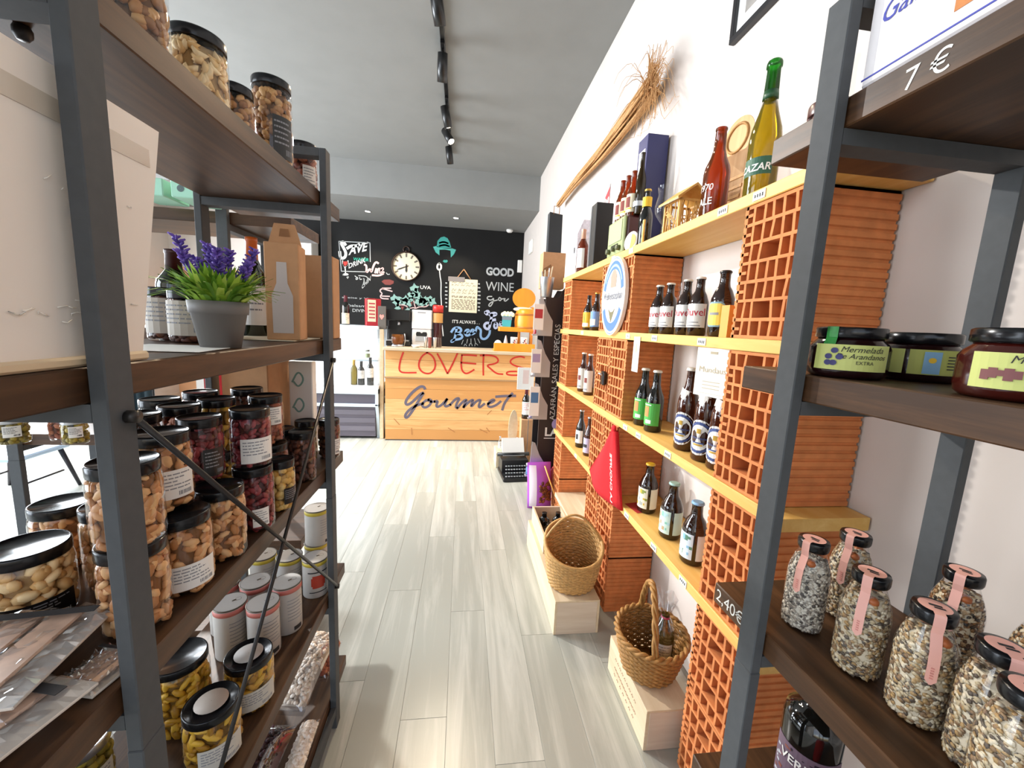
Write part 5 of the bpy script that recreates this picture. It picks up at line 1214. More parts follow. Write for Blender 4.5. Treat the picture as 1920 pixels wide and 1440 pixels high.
m = MB(); m.add([(p[0], p[1] - .0012, p[2]) for p in [bagpt(.06 + .28 * u / 4, .05 + .9 * v / 10, -1) for v in range(11) for u in range(5)]], [((v * 5 + u), (v * 5 + u + 1), ((v + 1) * 5 + u + 1), ((v + 1) * 5 + u)) for v in range(10) for u in range(4)]); m.build('white_band', mat('foil_white', '#ece3f2', .35), t)
m = MB(); q = random.Random(3)
for i in range(46):
    u, v = q.uniform(.48, .92), q.uniform(.15, .58); p = bagpt(u, v, -1); m.ell((p[0], p[1] - .004, p[2]), (.016, .006, .012), Matrix.Rotation(q.uniform(0, 3), 3, 'Y'), 6, 4, i % 2)
m.build('crisp_picture', [mat('crisp_brown', '#8a4a22', .6), mat('crisp_dark', '#5f2c16', .6)], t, kind='stuff')
t = thing('red_bag', 'red and white snack bag between the crisps bag and the far blocks', 'bag', (.80, 3.10, 0.0007)); m = MB(); m.ell((0, 0, .16), (.07, .03, .16), n=12, m=8); m.build('bag', mat('red_foil', '#c0333f', .3), t); MB().box(-.03, .03, -.033, -.028, .05, .16).build('white_panel', mat('foil_white', '#ece3f2', .35), t)
t = thing('wooden_stick_sign', 'thin wooden stick leaning in front of the crisps bag', 'stick', (.72, 2.98, .02)); MB().tube([(-.04, 0, .34), (.05, -.06, .10)], .006, 6).build('stick', PINE, t)
# on top of the stand: kraft carton with a black paper bag and a steel bucket of utensils
kt = thing('kraft_carton', 'kraft carton on top of the black spice stand', 'box', (.725, 3.345, 1.7707)); MB().cbox(-.095, .09, -.07, .07, 0, .285, .002).build('carton', KRAFT, kt); MB().prism([(-.09, .11), (-.02, .17), (-.03, .19), (-.09, .15)], 1, -.072, -.069).build('dark_print', KRAFTD, kt)
t = thing('black_paper_bag', 'black paper gift bag standing on the kraft carton by the wall', 'bag', (.725, 3.345, 2.0575)); m = MB(); m.prism([(-.055, 0), (.055, 0), (.05, .30), (-.055, .315)], 1, -.04, .04); m.build('bag', mat('black_paper', '#22272b', .5), t)
MB().tube([(-.025, -.043, .30), (-.025, -.046, .36), (.02, -.046, .36), (.02, -.043, .30)], .003, 6).build('cord_handle', KRAFTD, t)
t = thing('utensil_bucket', 'shiny steel bucket with wooden utensils on the edge of the spice stand', 'bucket', (.655, 3.20, 1.6909)); MB().lathe([(.045, 0), (.058, .15), (.060, .155)], 24, cap1=False).build('bucket', STEEL, t)
for k in range(4): MB().tube([(.01 * k - .015, .01 * (k % 2), .02), (.03 * k - .045, .02 * (k % 2), .20 + .015 * k)], .005, 6).build('utensil', CRATE if k % 2 else STEEL, t)
t = thing('typewriter', 'old black typewriter standing low on the floor beside the spice stand', 'typewriter', (.545, 3.66, 0.0007), .08)
MB().prism([(-.13, 0), (.13, 0), (.13, .05), (.13, .16), (-.13, .16), (-.13, .05)], 1, .02, .20).build('body', mat('typewriter_black', '#1b1d1f', .35), t)
MB().cbox(-.14, .14, -.13, .20, 0, .035, .006).build('base', MATS['typewriter_black'], t)
for j in range(4):
    for k in range(9): MB().lathe([(.008, 0), (.010, .006), (.010, .010)], 8).build('key', STEEL, t, loc=(-.105 + .026 * k + .005 * j, -.105 + .033 * j, .04 + .022 * j))
MB().tube([(-.16, .12, .19), (.16, .12, .19)], .020, 12).build('platen', MATS['typewriter_black'], t); MB().prism([(.10, .18), (.14, .20), (.20, .33), (.18, .34)], 0, -.11, .11).build('paper', WHITE, t)
t = thing('low_display_crate', 'pale low crate on the floor behind the typewriter holding bottles', 'crate', (.495, 4.03, 0.0007)); MB().cbox(-.12, .12, -.13, .13, 0, .16, .003).build('box', CRATE, t); MB().prism([(-.03, .16), (.10, .16), (.115, .28), (-.02, .19)], 1, -.12, .04).build('white_leaflets', WHITE, t)
t = thing('kraft_pedestal', 'narrow kraft carton under the white-labelled wine bottle by the counter', 'box', (.70, 4.06, 0.0007)); MB().cbox(-.065, .065, -.065, .065, 0, .49, .003).build('carton', KRAFT, t)
wine('wine bottle with white label standing on the narrow kraft carton before the counter', (.685, 4.06, .4915), .042, .33, BLACKB, mat('burgundy_capsule', '#5a1a24', .4), 0, (WHITE, REDT, .14, .55, 1.3))
t = thing('white_notice', 'white notice card on a stand covering the end of the red lettering', 'sign', (.650, 3.96, .815)); MB().cbox(-.085, .085, -.004, .004, 0, .225, .001).build('card', WHITE, t); MB().box(-.03, .03, -.0055, -.0038, .06, .20).build('print', mat('pale_pink_print', '#e6cfc9', .6), t); MB().box(.05, .056, .004, .012, -.814, .2).build('stand_rod', STEEL, t)
t = thing('oval_tray', 'leaning pale oval wooden plaque on the low crate', 'plaque', (.560, 4.118, .1628), tilt=(-.05, .03)); m = MB(); m.prism(oval(.05, .20, 24, (0, .20)), 1, -.006, .006); m.build('plate', CRATE, t)
wine('small clear bottle with pale label on the low crate at the left', (.42, 3.99, .1618), .020, .15, GLASS, STEEL, 0, (WHITE, LGREY, .2, .6, 1.2), name='small_bottle')

# ================================================================ counter
CX0, CX1, CY = -.90, .925, 4.85
t = thing('shop_counter', 'pine plank counter with red and violet hand lettering at the far end', 'counter', (0, CY, 0)); tc = t
MB().cbox(CX0 - .02, CX1 + .02, -.035, .62, 1.10, 1.136, .003).build('worktop', wood('counter_top', '#b9a78c', '#e0d3bb', 0, .35), t)
def planks(z0, z1, n, seed):
    q = random.Random(seed); hs = [z0 + (z1 - z0) * k / n for k in range(n + 1)]
    for k in range(n):
        MB().cbox(CX0, CX1, -.002 + q.uniform(-.0006, .0006), .02, hs[k] + .0008, hs[k + 1] - .0008, .0015).build('plank', PINEX, t)
planks(.785, 1.098, 3, 1); planks(.012, .768, 6, 2)
MB().cbox(CX0 - .01, CX1 + .01, -.014, .02, .768, .785, .002).build('seam_rail', mat('rail_wood', '#9c7c55', .5), t)  # darker rail along the seam between upper and lower planks
MB().box(CX0, CX1, .02, .60, .0, 1.10).build('carcass', mat('carcass_wood', '#a9865a', .6), t)
MB().cbox(CX0, CX1, -.004, .02, 0, .011, .001).build('plinth', mat('dark_plinth', '#4a4440', .5), t)
PLC = lambda a, b: (a, -.0035, b)
def strokes(name, mt, w, parent, place, lists, **kw):
    m = MB()
    for l in lists: ribbon(m, l, w, place)
    return m.build(name, mt, parent, kind='stuff', **kw)
def letter(name, mt, w, lists): return strokes(name, mt, w, tc, PLC, lists)
letter('letter', REDP, .020, [[(-0.694, 1.078), (-0.727, 0.982), (-0.741, 0.892), (-0.731, 0.852), (-0.692, 0.836), (-0.541, 0.843)]])
letter('letter', REDP, .020, [[(-0.412, 1.091), (-0.47, 1.052), (-0.508, 0.98), (-0.512, 0.91), (-0.477, 0.856), (-0.418, 0.832), (-0.359, 0.844), (-0.315, 0.907), (-0.317, 0.987), (-0.353, 1.056), (-0.417, 1.091)]])
letter('letter', REDP, .020, [[(-0.294, 1.078), (-0.232, 0.97), (-0.17, 0.845)], [(-0.056, 1.092), (-0.103, 0.975), (-0.165, 0.846)]])
letter('letter', REDP, .020, [[(-0.001, 1.074), (-0.008, 0.978), (-0.001, 0.897), (0.036, 0.852), (0.081, 0.853), (0.151, 0.902)], [(-0.001, 1.074), (0.084, 1.078), (0.175, 1.074)], [(-0.008, 0.983), (0.067, 0.979), (0.169, 0.974)]])
letter('letter', REDP, .020, [[(0.261, 1.095), (0.26, 0.967), (0.267, 0.839)], [(0.221, 1.078), (0.317, 1.086), (0.409, 1.075), (0.452, 1.025), (0.413, 0.983), (0.296, 0.963), (0.354, 0.919), (0.428, 0.86), (0.506, 0.857)]])
letter('letter', REDP, .020, [[(0.765, 1.073), (0.718, 1.086), (0.636, 1.068), (0.586, 1.025), (0.609, 0.984), (0.704, 0.952), (0.778, 0.938), (0.821, 0.903), (0.782, 0.86), (0.688, 0.849), (0.573, 0.849), (0.547, 0.869), (0.571, 0.893), (0.675, 0.897)]])
letter('letter', SLATE, .032, [[(-0.435, 0.649), (-0.445, 0.674), (-0.485, 0.678), (-0.533, 0.646), (-0.592, 0.593), (-0.645, 0.52), (-0.665, 0.468), (-0.645, 0.443), (-0.6, 0.465), (-0.542, 0.523), (-0.483, 0.586), (-0.454, 0.597)], [(-0.454, 0.592), (-0.492, 0.524), (-0.541, 0.44), (-0.589, 0.356), (-0.629, 0.298), (-0.656, 0.282), (-0.668, 0.308), (-0.644, 0.355), (-0.59, 0.408), (-0.521, 0.446), (-0.452, 0.468)]])
letter('letter', SLATE, .030, [[(-0.383, 0.516), (-0.432, 0.5), (-0.467, 0.457), (-0.451, 0.416), (-0.401, 0.423), (-0.357, 0.47), (-0.358, 0.512), (-0.393, 0.521), (-0.377, 0.49), (-0.313, 0.495)]])
letter('letter', SLATE, .030, [[(-0.317, 0.492), (-0.273, 0.506), (-0.297, 0.446), (-0.281, 0.423), (-0.231, 0.452), (-0.167, 0.527)], [(-0.167, 0.527), (-0.196, 0.458), (-0.18, 0.43), (-0.125, 0.46)]])
letter('letter', SLATE, .030, [[(-0.125, 0.46), (-0.071, 0.524), (-0.036, 0.545), (-0.016, 0.535), (-0.045, 0.483), (-0.061, 0.43), (-0.038, 0.418)]])
letter('letter', SLATE, .030, [[(-0.038, 0.42), (0.011, 0.484), (0.061, 0.527), (0.073, 0.52), (0.044, 0.458), (0.038, 0.43)], [(0.038, 0.432), (0.088, 0.486), (0.142, 0.529), (0.155, 0.519), (0.129, 0.46), (0.135, 0.439), (0.184, 0.504), (0.235, 0.531), (0.244, 0.516), (0.22, 0.447), (0.238, 0.429), (0.293, 0.48)]])
letter('letter', SLATE, .030, [[(0.335, 0.479), (0.401, 0.506), (0.419, 0.53), (0.39, 0.537), (0.345, 0.497), (0.334, 0.454), (0.373, 0.437), (0.444, 0.467), (0.495, 0.514)]])
letter('letter', SLATE, .032, [[(0.636, 0.62), (0.587, 0.561), (0.538, 0.485), (0.52, 0.409)], [(0.435, 0.573), (0.544, 0.585), (0.675, 0.589)]])
strokes('knot_mark', mat('plank_crack', '#a9713f', .7), .010, tc, PLC, [[(-0.796, 0.269), (-0.732, 0.198)], [(-0.144, 0.165), (-0.061, 0.113)], [(0.248, 0.155), (0.344, 0.108)], [(0.331, 0.172), (0.369, 0.124)], [(0.385, 0.397), (0.335, 0.343)], [(-0.587, 0.158), (-0.582, 0.074)]])
# a cream post beside the display fridge
t = thing('counter_post', 'pale upright wooden post between the counter and the display fridge', 'post', (-.955, 4.93, 0)); MB().cbox(-.022, .022, -.02, .02, 0, 1.34, .003).build('post', CRATE, t)
# ---- on the counter
zc = 1.1367
t = thing('glass_jar', 'fat amber glass mug lying in a metal cradle on the counter', 'jar', (-.785, 5.02, zc)); MB().lathe([(.06, .03), (.072, .05), (.075, .10), (.070, .15)], 24).build('amber_glass', liquid('amber_mug', '#d88a2c', .5), t); MB().tube([(.075, 0, .0), (.09, 0, .08), (.08, 0, .16)], .006, 6).build('cradle_arm', STEEL, t); MB().lathe([(.07, 0), (.075, .006), (.06, .03)], 20).build('cradle_foot', STEEL, t)
for i, (x, lb) in enumerate(((-.445, 'steel shaker tumbler at the left of the counter row'), (-.395, 'reddish tumbler second in the counter row'), (-.335, 'bright steel tumbler third in the counter row'), (-.280, 'clear tumbler at the right of the counter row'))):
    s = thing('tumbler', lb, 'tumbler', (x, 4.98, zc), group='tumblers on the counter'); MB().lathe([(.018, 0), (.024, .125), (.0245, .13)], 18, cap1=False).build('cup', (STEEL, mat('reddish_glass', '#8c4a44', .2), STEEL, GLASS)[i], s)
t = thing('white_dish', 'small white dish on the counter beside the tumblers', 'dish', (-.56, 4.96, zc)); MB().lathe([(.03, 0), (.055, .03), (.05, .032), (.028, .006)], 24, cap1=False).build('dish', WHITE, t)
DW = mat('dispenser_white', '#d9d7d8', .4)
t = thing('white_dispenser', 'white two-part dispenser box on the rear counter by the blackboard', 'dispenser', (-.515, 5.25, zc)); MB().cbox(-.118, .118, -.08, .08, 0, .22, .008).build('base', DW, t); MB().cbox(-.122, .122, -.085, .085, .222, .46, .006).build('hopper', DW, t)
m = MB(); m.prism([(-.07, .16), (-.06, .185), (-.02, .185), (0, .17), (.02, .185), (.06, .185), (.07, .16), (.06, .115), (-.06, .115)], 1, -.083, -.079); m.build('opening', BLACK, t); MB().cbox(-.075, .075, -.088, -.079, .07, .13, .002).build('drawer', STEEL, t); MB().box(-.05, .05, -.087, -.084, .42, .435).build('print', LGREY, t)
t = thing('syrup_bottle', 'tall dark red bottle with a red cap and amber label beside the white dispenser', 'bottle', (-.318, 5.22, zc)); MB().lathe([(.05, 0), (.055, .01), (.055, .28), (.06, .30), (.065, .42), (.06, .44)], 24).build('glass', mat('dark_red_glass', '#3a1416', .12), t); MB().lathe([(.066, .44), (.068, .52), (.06, .53)], 24).build('cap', mat('cap_red', '#c02c26', .35), t)
m = MB(); m.patch(.066, .31, .43, -1.3, 1.3, 0, 10); m.build('label', mat('amber_label', '#b98a4a', .5), t)
t = thing('coffee_machine', 'black coffee machine on the back counter under the chalk vine', 'machine', (-.80, 5.28, zc))
MB().cbox(-.15, .15, -.14, .14, .0, .06, .008).build('base', BLACK, t); MB().cbox(-.15, .15, .02, .14, .06, .40, .008).build('column', BLACK, t); MB().cbox(-.15, .15, -.14, .14, .31, .45, .012).build('head', BLACK, t); MB().cbox(-.13, .13, -.13, .01, .06, .075, .002).build('drip_tray', STEEL, t); MB().lathe([(.015, .26), (.015, .31)], 12, c=(0, -.07, 0)).build('spout', STEEL, t)
# orange wooden bar display
t = thing('bar_display', 'orange varnished wooden bar display with barrel, disc and trays on the counter', 'display', (.65, 5.0, zc))
MB().cbox(-.265, .25, -.09, .11, 0, .022, .003).build('tray_base', ORANGEW, t); MB().cbox(-.265, .25, -.10, -.085, .0, .10, .003).build('tray_front', ORANGEW, t)
MB().cbox(-.205, .13, -.07, .09, .245, .30, .004).build('upper_tray', ORANGEW, t); MB().cbox(.05, .08, .05, .09, .022, .245, .003).build('post', ORANGEW, t); MB().cbox(.20, .235, .02, .09, .022, .56, .003).build('post', ORANGEW, t)
b = MB(); b.lathe([(.115, .245), (.132, .29), (.138, .37), (.133, .45), (.116, .53)], 28, c=(.135, .03, 0)); o = b.build('barrel', ORANGEW, t)
for zz, r_ in ((.30, .134), (.46, .132)): MB().lathe([(r_, -.012), (r_ + .003, -.012), (r_ + .003, .012), (r_, .012)], 28, c=(.135, .03, zz), cap0=False, cap1=False).build('hoop', mat('hoop_brown', '#a8641a', .4), t)
MB().prism(oval(.145, .125, 28, (.105, .665)), 1, .04, .06).build('disc', ORANGEW, t)
MB().ell((.10, .03, .525), (.13, .08, .03), n=14, m=6).build('napkins', mat('cream_napkin', '#efe6c8', .8), t)
s = thing('beer_mug_sign', 'teal beer-mug shaped sign with cream foam in front of the orange barrel', 'sign', (.545, 4.962, zc + .3008))
MB().prism([(-.06, 0), (.045, 0), (.055, .13), (-.065, .13)], 1, -.012, .012).build('mug', mat('teal_mug', '#3f9fa6', .5), s); MB().prism([(-.066, .085), (.056, .085), (.056, .125), (-.066, .125)], 1, -.0135, -.0118).build('grey_band', mat('mug_slate', '#6f7a86', .5), s)
m = MB()
for k in range(7): m.ell((-.055 + .02 * k, 0, .15 + .012 * (k % 2)), (.026, .02, .028), n=10, m=6)
m.build('foam', mat('cream_foam', '#f0ecc6', .6), s)
for i, (x, lb) in enumerate(((.640, 'white printed cup on the orange display, left one'), (.765, 'white printed cup on the orange display, right one'))):
    s = thing('printed_cup', lb, 'cup', (x, 4.965, zc + .0235), group='printed cups on the display'); MB().lathe([(.038, 0), (.044, .15), (.045, .155)], 20, cap1=False).build('cup', WHITE, s)
    m = MB(); q = random.Random(i)
    for k in range(7): a = q.uniform(-.9, .8); zz = .05 + .012 * k; m.patch(.0448, zz, zz + .014, a, a + .35, k % 2, 2)
    m.build('print', [REDP, DPRINT], s, kind='stuff')
t = thing('napkin_roll', 'crumpled white napkins at the left end of the orange display', 'napkin', (.443, 5.0, zc + .0235)); MB().ell((0, 0, .055), (.05, .05, .055), n=9, m=6).build('napkin', WHITE, t)
t = thing('white_scoop', 'white paper cone leaning inside the left of the orange display', 'cone', (.545, 5.04, zc + .0235)); MB().lathe([(.045, 0), (.006, .17)], 14).build('cone', WHITE, t)

# ================================================================ display fridge
FW = mat('fridge_white_blue', '#cfe0ec', .35); FD = mat('fridge_grey_panel', '#5b5560', .4); FI = mat('fridge_inside', '#f1f3f4', .5)
t = thing('display_fridge', 'white glass display fridge with lit shelves left of the counter', 'fridge', (0, 4.86, 0)); X0, X1 = -2.35, -.985
MB().cbox(X0, X1, 0, .62, 1.335, 1.372, .005).build('top', FW, t); MB().box(X0, X1, .56, .60, .62, 1.335).build('back_wall', FI, t)
MB().box(X0, X1, .02, .60, .63, .66).build('floor_shelf', FI, t); MB().cbox(X0, X1 - .03, .18, .55, .945, .957, .002).build('glass_shelf', GLASS, t); MB().cbox(X0, X1 - .03, .172, .18, .94, .962, .001).build('shelf_edge', FW, t)
MB().box(X0 + .01, X1 - .05, .0, .006, .66, 1.335).build('front_glass', GLASS, t); MB().box(X1 - .012, X1 - .006, .02, .56, .66, 1.335).build('side_glass', GLASS, t)
MB().cbox(X0, X1, -.01, .60, .56, .63, .006).build('sill', FW, t); MB().box(X0, X1 - .03, .03, .58, .44, .56).build('machine_panel', FD, t); MB().cbox(X0, X1, .0, .60, .405, .44, .004).build('lower_rail', FW, t); MB().box(X0, X1 - .04, .05, .58, .03, .405).build('machine_panel', FD, t)
for k in range(3): MB().box(X0, X1 - .045, .042, .05, .10 + .10 * k, .16 + .10 * k).build('louvre', mat('fridge_louvre', '#6a6570', .4), t)
m = MB(); m.prism([(.0, .62), (.10, .62), (.10, .40), (.16, .0), (.10, .0), (.05, .30), (.0, .42)], 0, X1 - .035, X1); m.build('side_leg', FW, t)
m = MB(); m.prism([(.0, .62), (.10, .62), (.10, .40), (.16, .0), (.10, .0), (.05, .30), (.0, .42)], 0, X0, X0 + .035); m.build('side_leg', FW, t)
MB().box(X0 + .1, X1 - .1, .12, .15, 1.318, 1.334).build('light_strip', mat('fridge_light', '#f2faff', .5, emit=7), t)
for i, (x, h_, gm, lb) in enumerate(((-1.285, .30, liquid('white_wine', '#b9a95a', .4), 'pale wine bottle in the display fridge, leftmost of three'), (-1.20, .285, BLACKB, 'dark wine bottle with white label in the display fridge, middle of three'), (-1.095, .335, BLACKB, 'dark wine bottle with white label in the display fridge, rightmost of three'))):
    wine(lb, (x, 4.955, .6607), .040, h_, gm, GOLD if i == 0 else BLACK, 0, None if i == 0 else (WHITE, LGREY, .28, .62, 1.3), 'wine bottles in the fridge')
t = thing('glass_jar', 'small green-labelled glass jar alone on the upper fridge shelf', 'jar', (-1.165, 5.12, .9577)); MB().lathe([(.028, 0), (.03, .005), (.03, .08), (.024, .095)], 18).build('glass', GLASS, t); MB().lathe([(.0305, .02), (.0305, .07)], 18, cap0=False, cap1=False).build('label', mat('moss_label', '#8f9a72', .6), t); MB().lathe([(.026, .094), (.026, .12)], 16).build('lid', mat('jar_lid_grey', '#6f7266', .4), t)
zf = 1.3727
wine('dark wine bottle with cream label on top of the display fridge', (-1.40, 5.06, zf), .045, .345, BLACKB, mat('burgundy_capsule', '#5a1a24', .4), 0, (CREAMP, LGREY, .03, .40, 1.3))
t = thing('red_gift_box', 'tall red gift box with a cream window strip on top of the display fridge', 'box', (-1.095, 5.1, zf), .35); MB().cbox(-.085, .085, -.07, .07, 0, .325, .003).build('carton', mat('gift_red', '#b01f2a', .45), t); MB().box(-.070, .025, -.0725, -.069, .05, .31).build('window_strip', CREAMP, t)
m = MB(); 
for k in range(5): m.box(-.055, .015, -.0738, -.0726, .09 + .042 * k, .105 + .042 * k)
m.build('strip_print', REDT, t, kind='stuff')
t = thing('small_poster', 'small framed dark card with a red heart between fridge and coffee machine', 'poster', (-.955, 4.93, 1.3407)); MB().cbox(-.045, .048, -.008, .008, 0, .27, .002).build('card', mat('poster_grey', '#57504a', .6), t); m = MB(); m.prism([(0, .11), (.028, .15), (.018, .175), (0, .163), (-.018, .175), (-.028, .15)], 1, -.0095, -.0078); m.build('heart', mat('heart_pink', '#e08a80', .5), t)
t = thing('wall_cabinet', 'white cabinet on the far wall glimpsed above the kraft cartons', 'cabinet', (-2.52, YB - .30, 2.13)); MB().cbox(-.11, .14, 0, .30, 0, .62, .01).build('body', WHITE, t); MB().box(-.10, .13, -.004, 0, .06, .56).build('door', FI, t)

# ================================================================ the blackboard wall: chalk drawings, clock, poster
YW = YB - .0015
PLW = lambda a, b: (a, YW, b)
def chalk(name, mt, w, lists): return strokes(name, mt, w, wb, PLW, lists)
def chalktext(t_, mt, tl, br, shear=0, bold=0, name='chalk_lettering', drop=0):
    (x0, za), (x1, zb_) = tl, br; m = MB(); w = x1 - x0; h_ = za - zb_
    m.fit(t_, w, h_, lambda a, b: (x0 + a, YW, zb_ + b - a / w * drop), 0, shear, bold); return m.build(name, mt, wb, kind='stuff')
def fill(name, mt, pl):
    m = MB(); m.add([(a, YW, b) for a, b in pl], [tuple(range(len(pl)))]); return m.build(name, mt, wb)
(gtl, gbr) = [(0.373, 2.442), (0.858, 2.3)]
chalktext('GOOD', CHALKG, gtl, gbr, 0, .045)
(gtl, gbr) = [(0.375, 2.195), (0.868, 2.045)]
chalktext('WINE', CHALKG, gtl, gbr)
chalk('chalk_lettering', CHALKG, .018, [[(0.489, 1.946), (0.414, 1.942), (0.405, 1.895), (0.484, 1.877), (0.527, 1.931), (0.508, 1.827), (0.466, 1.766), (0.43, 1.794), (0.499, 1.863), (0.588, 1.89)], [(0.624, 1.936), (0.6, 1.903), (0.637, 1.875), (0.663, 1.909), (0.628, 1.937)], [(0.662, 1.912), (0.737, 1.925), (0.701, 1.894), (0.732, 1.872), (0.783, 1.923)]])
chalk('chalk_lettering', CHALKLB, .045, [[(0.501, 1.635), (0.489, 1.546), (0.478, 1.456), (0.455, 1.372), (0.398, 1.385), (0.369, 1.436), (0.409, 1.49), (0.477, 1.478)], [(0.475, 1.523), (0.565, 1.549)], [(0.387, 1.666), (0.431, 1.698), (0.455, 1.655), (0.411, 1.631), (0.387, 1.659)], [(0.456, 1.633), (0.537, 1.667), (0.591, 1.651), (0.539, 1.615), (0.479, 1.616)]])
chalk('chalk_lettering', CHALKLB, .035, [[(0.575, 1.493), (0.543, 1.444), (0.567, 1.388), (0.611, 1.417), (0.605, 1.484), (0.572, 1.493)], [(0.665, 1.509), (0.644, 1.456), (0.699, 1.429), (0.719, 1.482), (0.665, 1.509)], [(0.809, 1.673), (0.836, 1.592), (0.804, 1.519), (0.749, 1.491)]])
chalk('chalk_lettering', CHALKBL, .040, [[(-0.196, 1.298), (-0.154, 1.37), (-0.054, 1.386), (-0.016, 1.332), (-0.07, 1.282), (-0.136, 1.27), (-0.032, 1.268), (0.006, 1.222), (-0.042, 1.179), (-0.163, 1.161), (-0.204, 1.13), (-0.159, 1.126), (-0.121, 1.25), (-0.106, 1.369)], [(0.041, 1.29), (0.1, 1.319), (0.107, 1.352), (0.058, 1.344), (0.037, 1.286), (0.073, 1.236), (0.149, 1.279), (0.197, 1.331), (0.176, 1.364), (0.14, 1.327), (0.157, 1.262), (0.223, 1.313)], [(0.223, 1.313), (0.246, 1.415), (0.28, 1.387), (0.323, 1.356), (0.312, 1.254), (0.344, 1.195), (0.419, 1.206), (0.474, 1.288), (0.477, 1.351)]])
(gtl, gbr) = [(-0.184, 1.513), (0.29, 1.454)]
chalktext("IT'S ALWAYS . .", CHALKW, gtl, gbr, 0, .01)
chalk('chalk_rays', CHALKG, .010, [[(0.089, 1.184), (0.077, 1.109)], [(0.149, 1.194), (0.152, 1.104)], [(0.209, 1.204), (0.234, 1.115)], [(0.015, 1.166), (-0.012, 1.09)], [(0.269, 1.199), (0.309, 1.126)], [(0.033, 1.062), (0.047, 1.107), (0.078, 1.064)], [(0.123, 1.065), (0.129, 1.111), (0.167, 1.105), (0.175, 1.068)], [(0.221, 1.069), (0.226, 1.13), (0.273, 1.087)]])
chalk('chalk_spoon', CHALKW, .030, [[(-0.428, 2.447), (-0.461, 2.417), (-0.46, 2.361), (-0.426, 2.335), (-0.395, 2.365), (-0.396, 2.421), (-0.428, 2.447)]])
chalk('chalk_spoon_handle', CHALKW, .016, [[(-0.423, 2.335), (-0.409, 2.222), (-0.39, 2.138), (-0.392, 1.938), (-0.38, 1.794), (-0.368, 1.621), (-0.374, 1.489), (-0.352, 1.358), (-0.335, 1.225)]])
fill('chalk_hat_crown', CHALKT, [(-0.477, 2.716), (-0.464, 2.814), (-0.413, 2.873), (-0.357, 2.891), (-0.299, 2.868), (-0.265, 2.815), (-0.234, 2.719), (-0.359, 2.697)])
fill('chalk_hat_brim', mat('teal_chalk_light', '#56b3a7', .9), [(-0.537, 2.712), (-0.477, 2.73), (-0.359, 2.693), (-0.217, 2.707), (-0.152, 2.69), (-0.183, 2.618), (-0.235, 2.558), (-0.244, 2.67), (-0.338, 2.68), (-0.43, 2.671), (-0.428, 2.58), (-0.493, 2.625)])
chalk('chalk_hat_shading', mat('teal_chalk_dark', '#1f5f63', .9), .028, [[(-0.432, 2.782), (-0.362, 2.808), (-0.29, 2.785)], [(-0.431, 2.733), (-0.347, 2.76), (-0.268, 2.738)]])
fill('chalk_lips', CHALKT, [(-0.372, 2.486), (-0.348, 2.512), (-0.327, 2.507), (-0.305, 2.514), (-0.283, 2.496), (-0.304, 2.469), (-0.347, 2.467)])
DOTS = [[[(-0.311, 2.129), (-0.296, 2.127)], [(-0.314, 2.057), (-0.29, 2.056)], [(-0.315, 1.992), (-0.286, 1.991)], [(-0.314, 1.928), (-0.284, 1.927)], [(-0.309, 1.863), (-0.286, 1.862)], [(-0.306, 1.798), (-0.286, 1.796)], [(-0.3, 1.733), (-0.287, 1.731)]],
        [[(0.244, 2.147), (0.266, 2.146)], [(0.243, 2.082), (0.275, 2.081)], [(0.241, 2.017), (0.282, 2.016)], [(0.243, 1.952), (0.284, 1.951)], [(0.245, 1.886), (0.287, 1.886)], [(0.25, 1.821), (0.286, 1.82)], [(0.257, 1.755), (0.282, 1.754)], [(0.262, 1.697), (0.279, 1.695)]]]
for d in DOTS: chalk('chalk_dots', CHALKG, .022, d)
# left part: save water, drink wine
chalk('chalk_frame', CHALKG, .012, [[(-2.059, 2.693), (-1.566, 2.703)], [(-1.566, 2.703), (-1.562, 2.4)], [(-2.059, 2.693), (-2.027, 2.218)], [(-2.027, 2.218), (-1.649, 2.231)]])
chalk('chalk_lettering', CHALKW, .045, [[(-1.956, 2.645), (-1.993, 2.696), (-2.027, 2.665), (-1.988, 2.598), (-1.948, 2.521), (-1.959, 2.45), (-2.009, 2.42), (-2.042, 2.444), (-2.047, 2.524)], [(-1.927, 2.592), (-1.867, 2.635), (-1.777, 2.638), (-1.736, 2.666)]])
(gtl, gbr) = [(-1.912, 2.619), (-1.595, 2.479)]
chalktext('AVE', CHALKW, gtl, gbr, .25, .03, drop=-.10)
(gtl, gbr) = [(-1.831, 2.453), (-1.589, 2.403)]
chalktext('WATER', mat('bright_teal_chalk', '#35b79c', .9), gtl, gbr, .15, .01)
(gtl, gbr) = [(-1.91, 2.347), (-1.639, 2.268)]
chalktext('DRINK', CHALKW, gtl, gbr, .1, .01, drop=-.12)
chalk('chalk_lettering', CHALKP, .032, [[(-1.653, 2.348), (-1.618, 2.33), (-1.631, 2.201), (-1.562, 2.303), (-1.547, 2.212), (-1.506, 2.358), (-1.465, 2.406), (-1.433, 2.383)], [(-1.466, 2.294), (-1.484, 2.226)], [(-1.45, 2.226), (-1.437, 2.291), (-1.404, 2.303), (-1.402, 2.229)], [(-1.392, 2.271), (-1.353, 2.286), (-1.361, 2.316), (-1.389, 2.283), (-1.382, 2.232), (-1.343, 2.245)], [(-1.527, 2.184), (-1.425, 2.18), (-1.353, 2.219)]])
fill('chalk_wine', CHALKR, [(-2.004, 2.376), (-1.919, 2.382), (-1.918, 2.331), (-1.941, 2.299), (-1.981, 2.295), (-2.005, 2.325)])
chalk('chalk_glass', CHALKW, .018, [[(-2.005, 2.386), (-2.002, 2.326), (-1.966, 2.293), (-1.96, 2.186)], [(-1.919, 2.392), (-1.92, 2.331), (-1.961, 2.293)], [(-2.002, 2.161), (-1.957, 2.188), (-1.904, 2.167), (-2.002, 2.159)]])
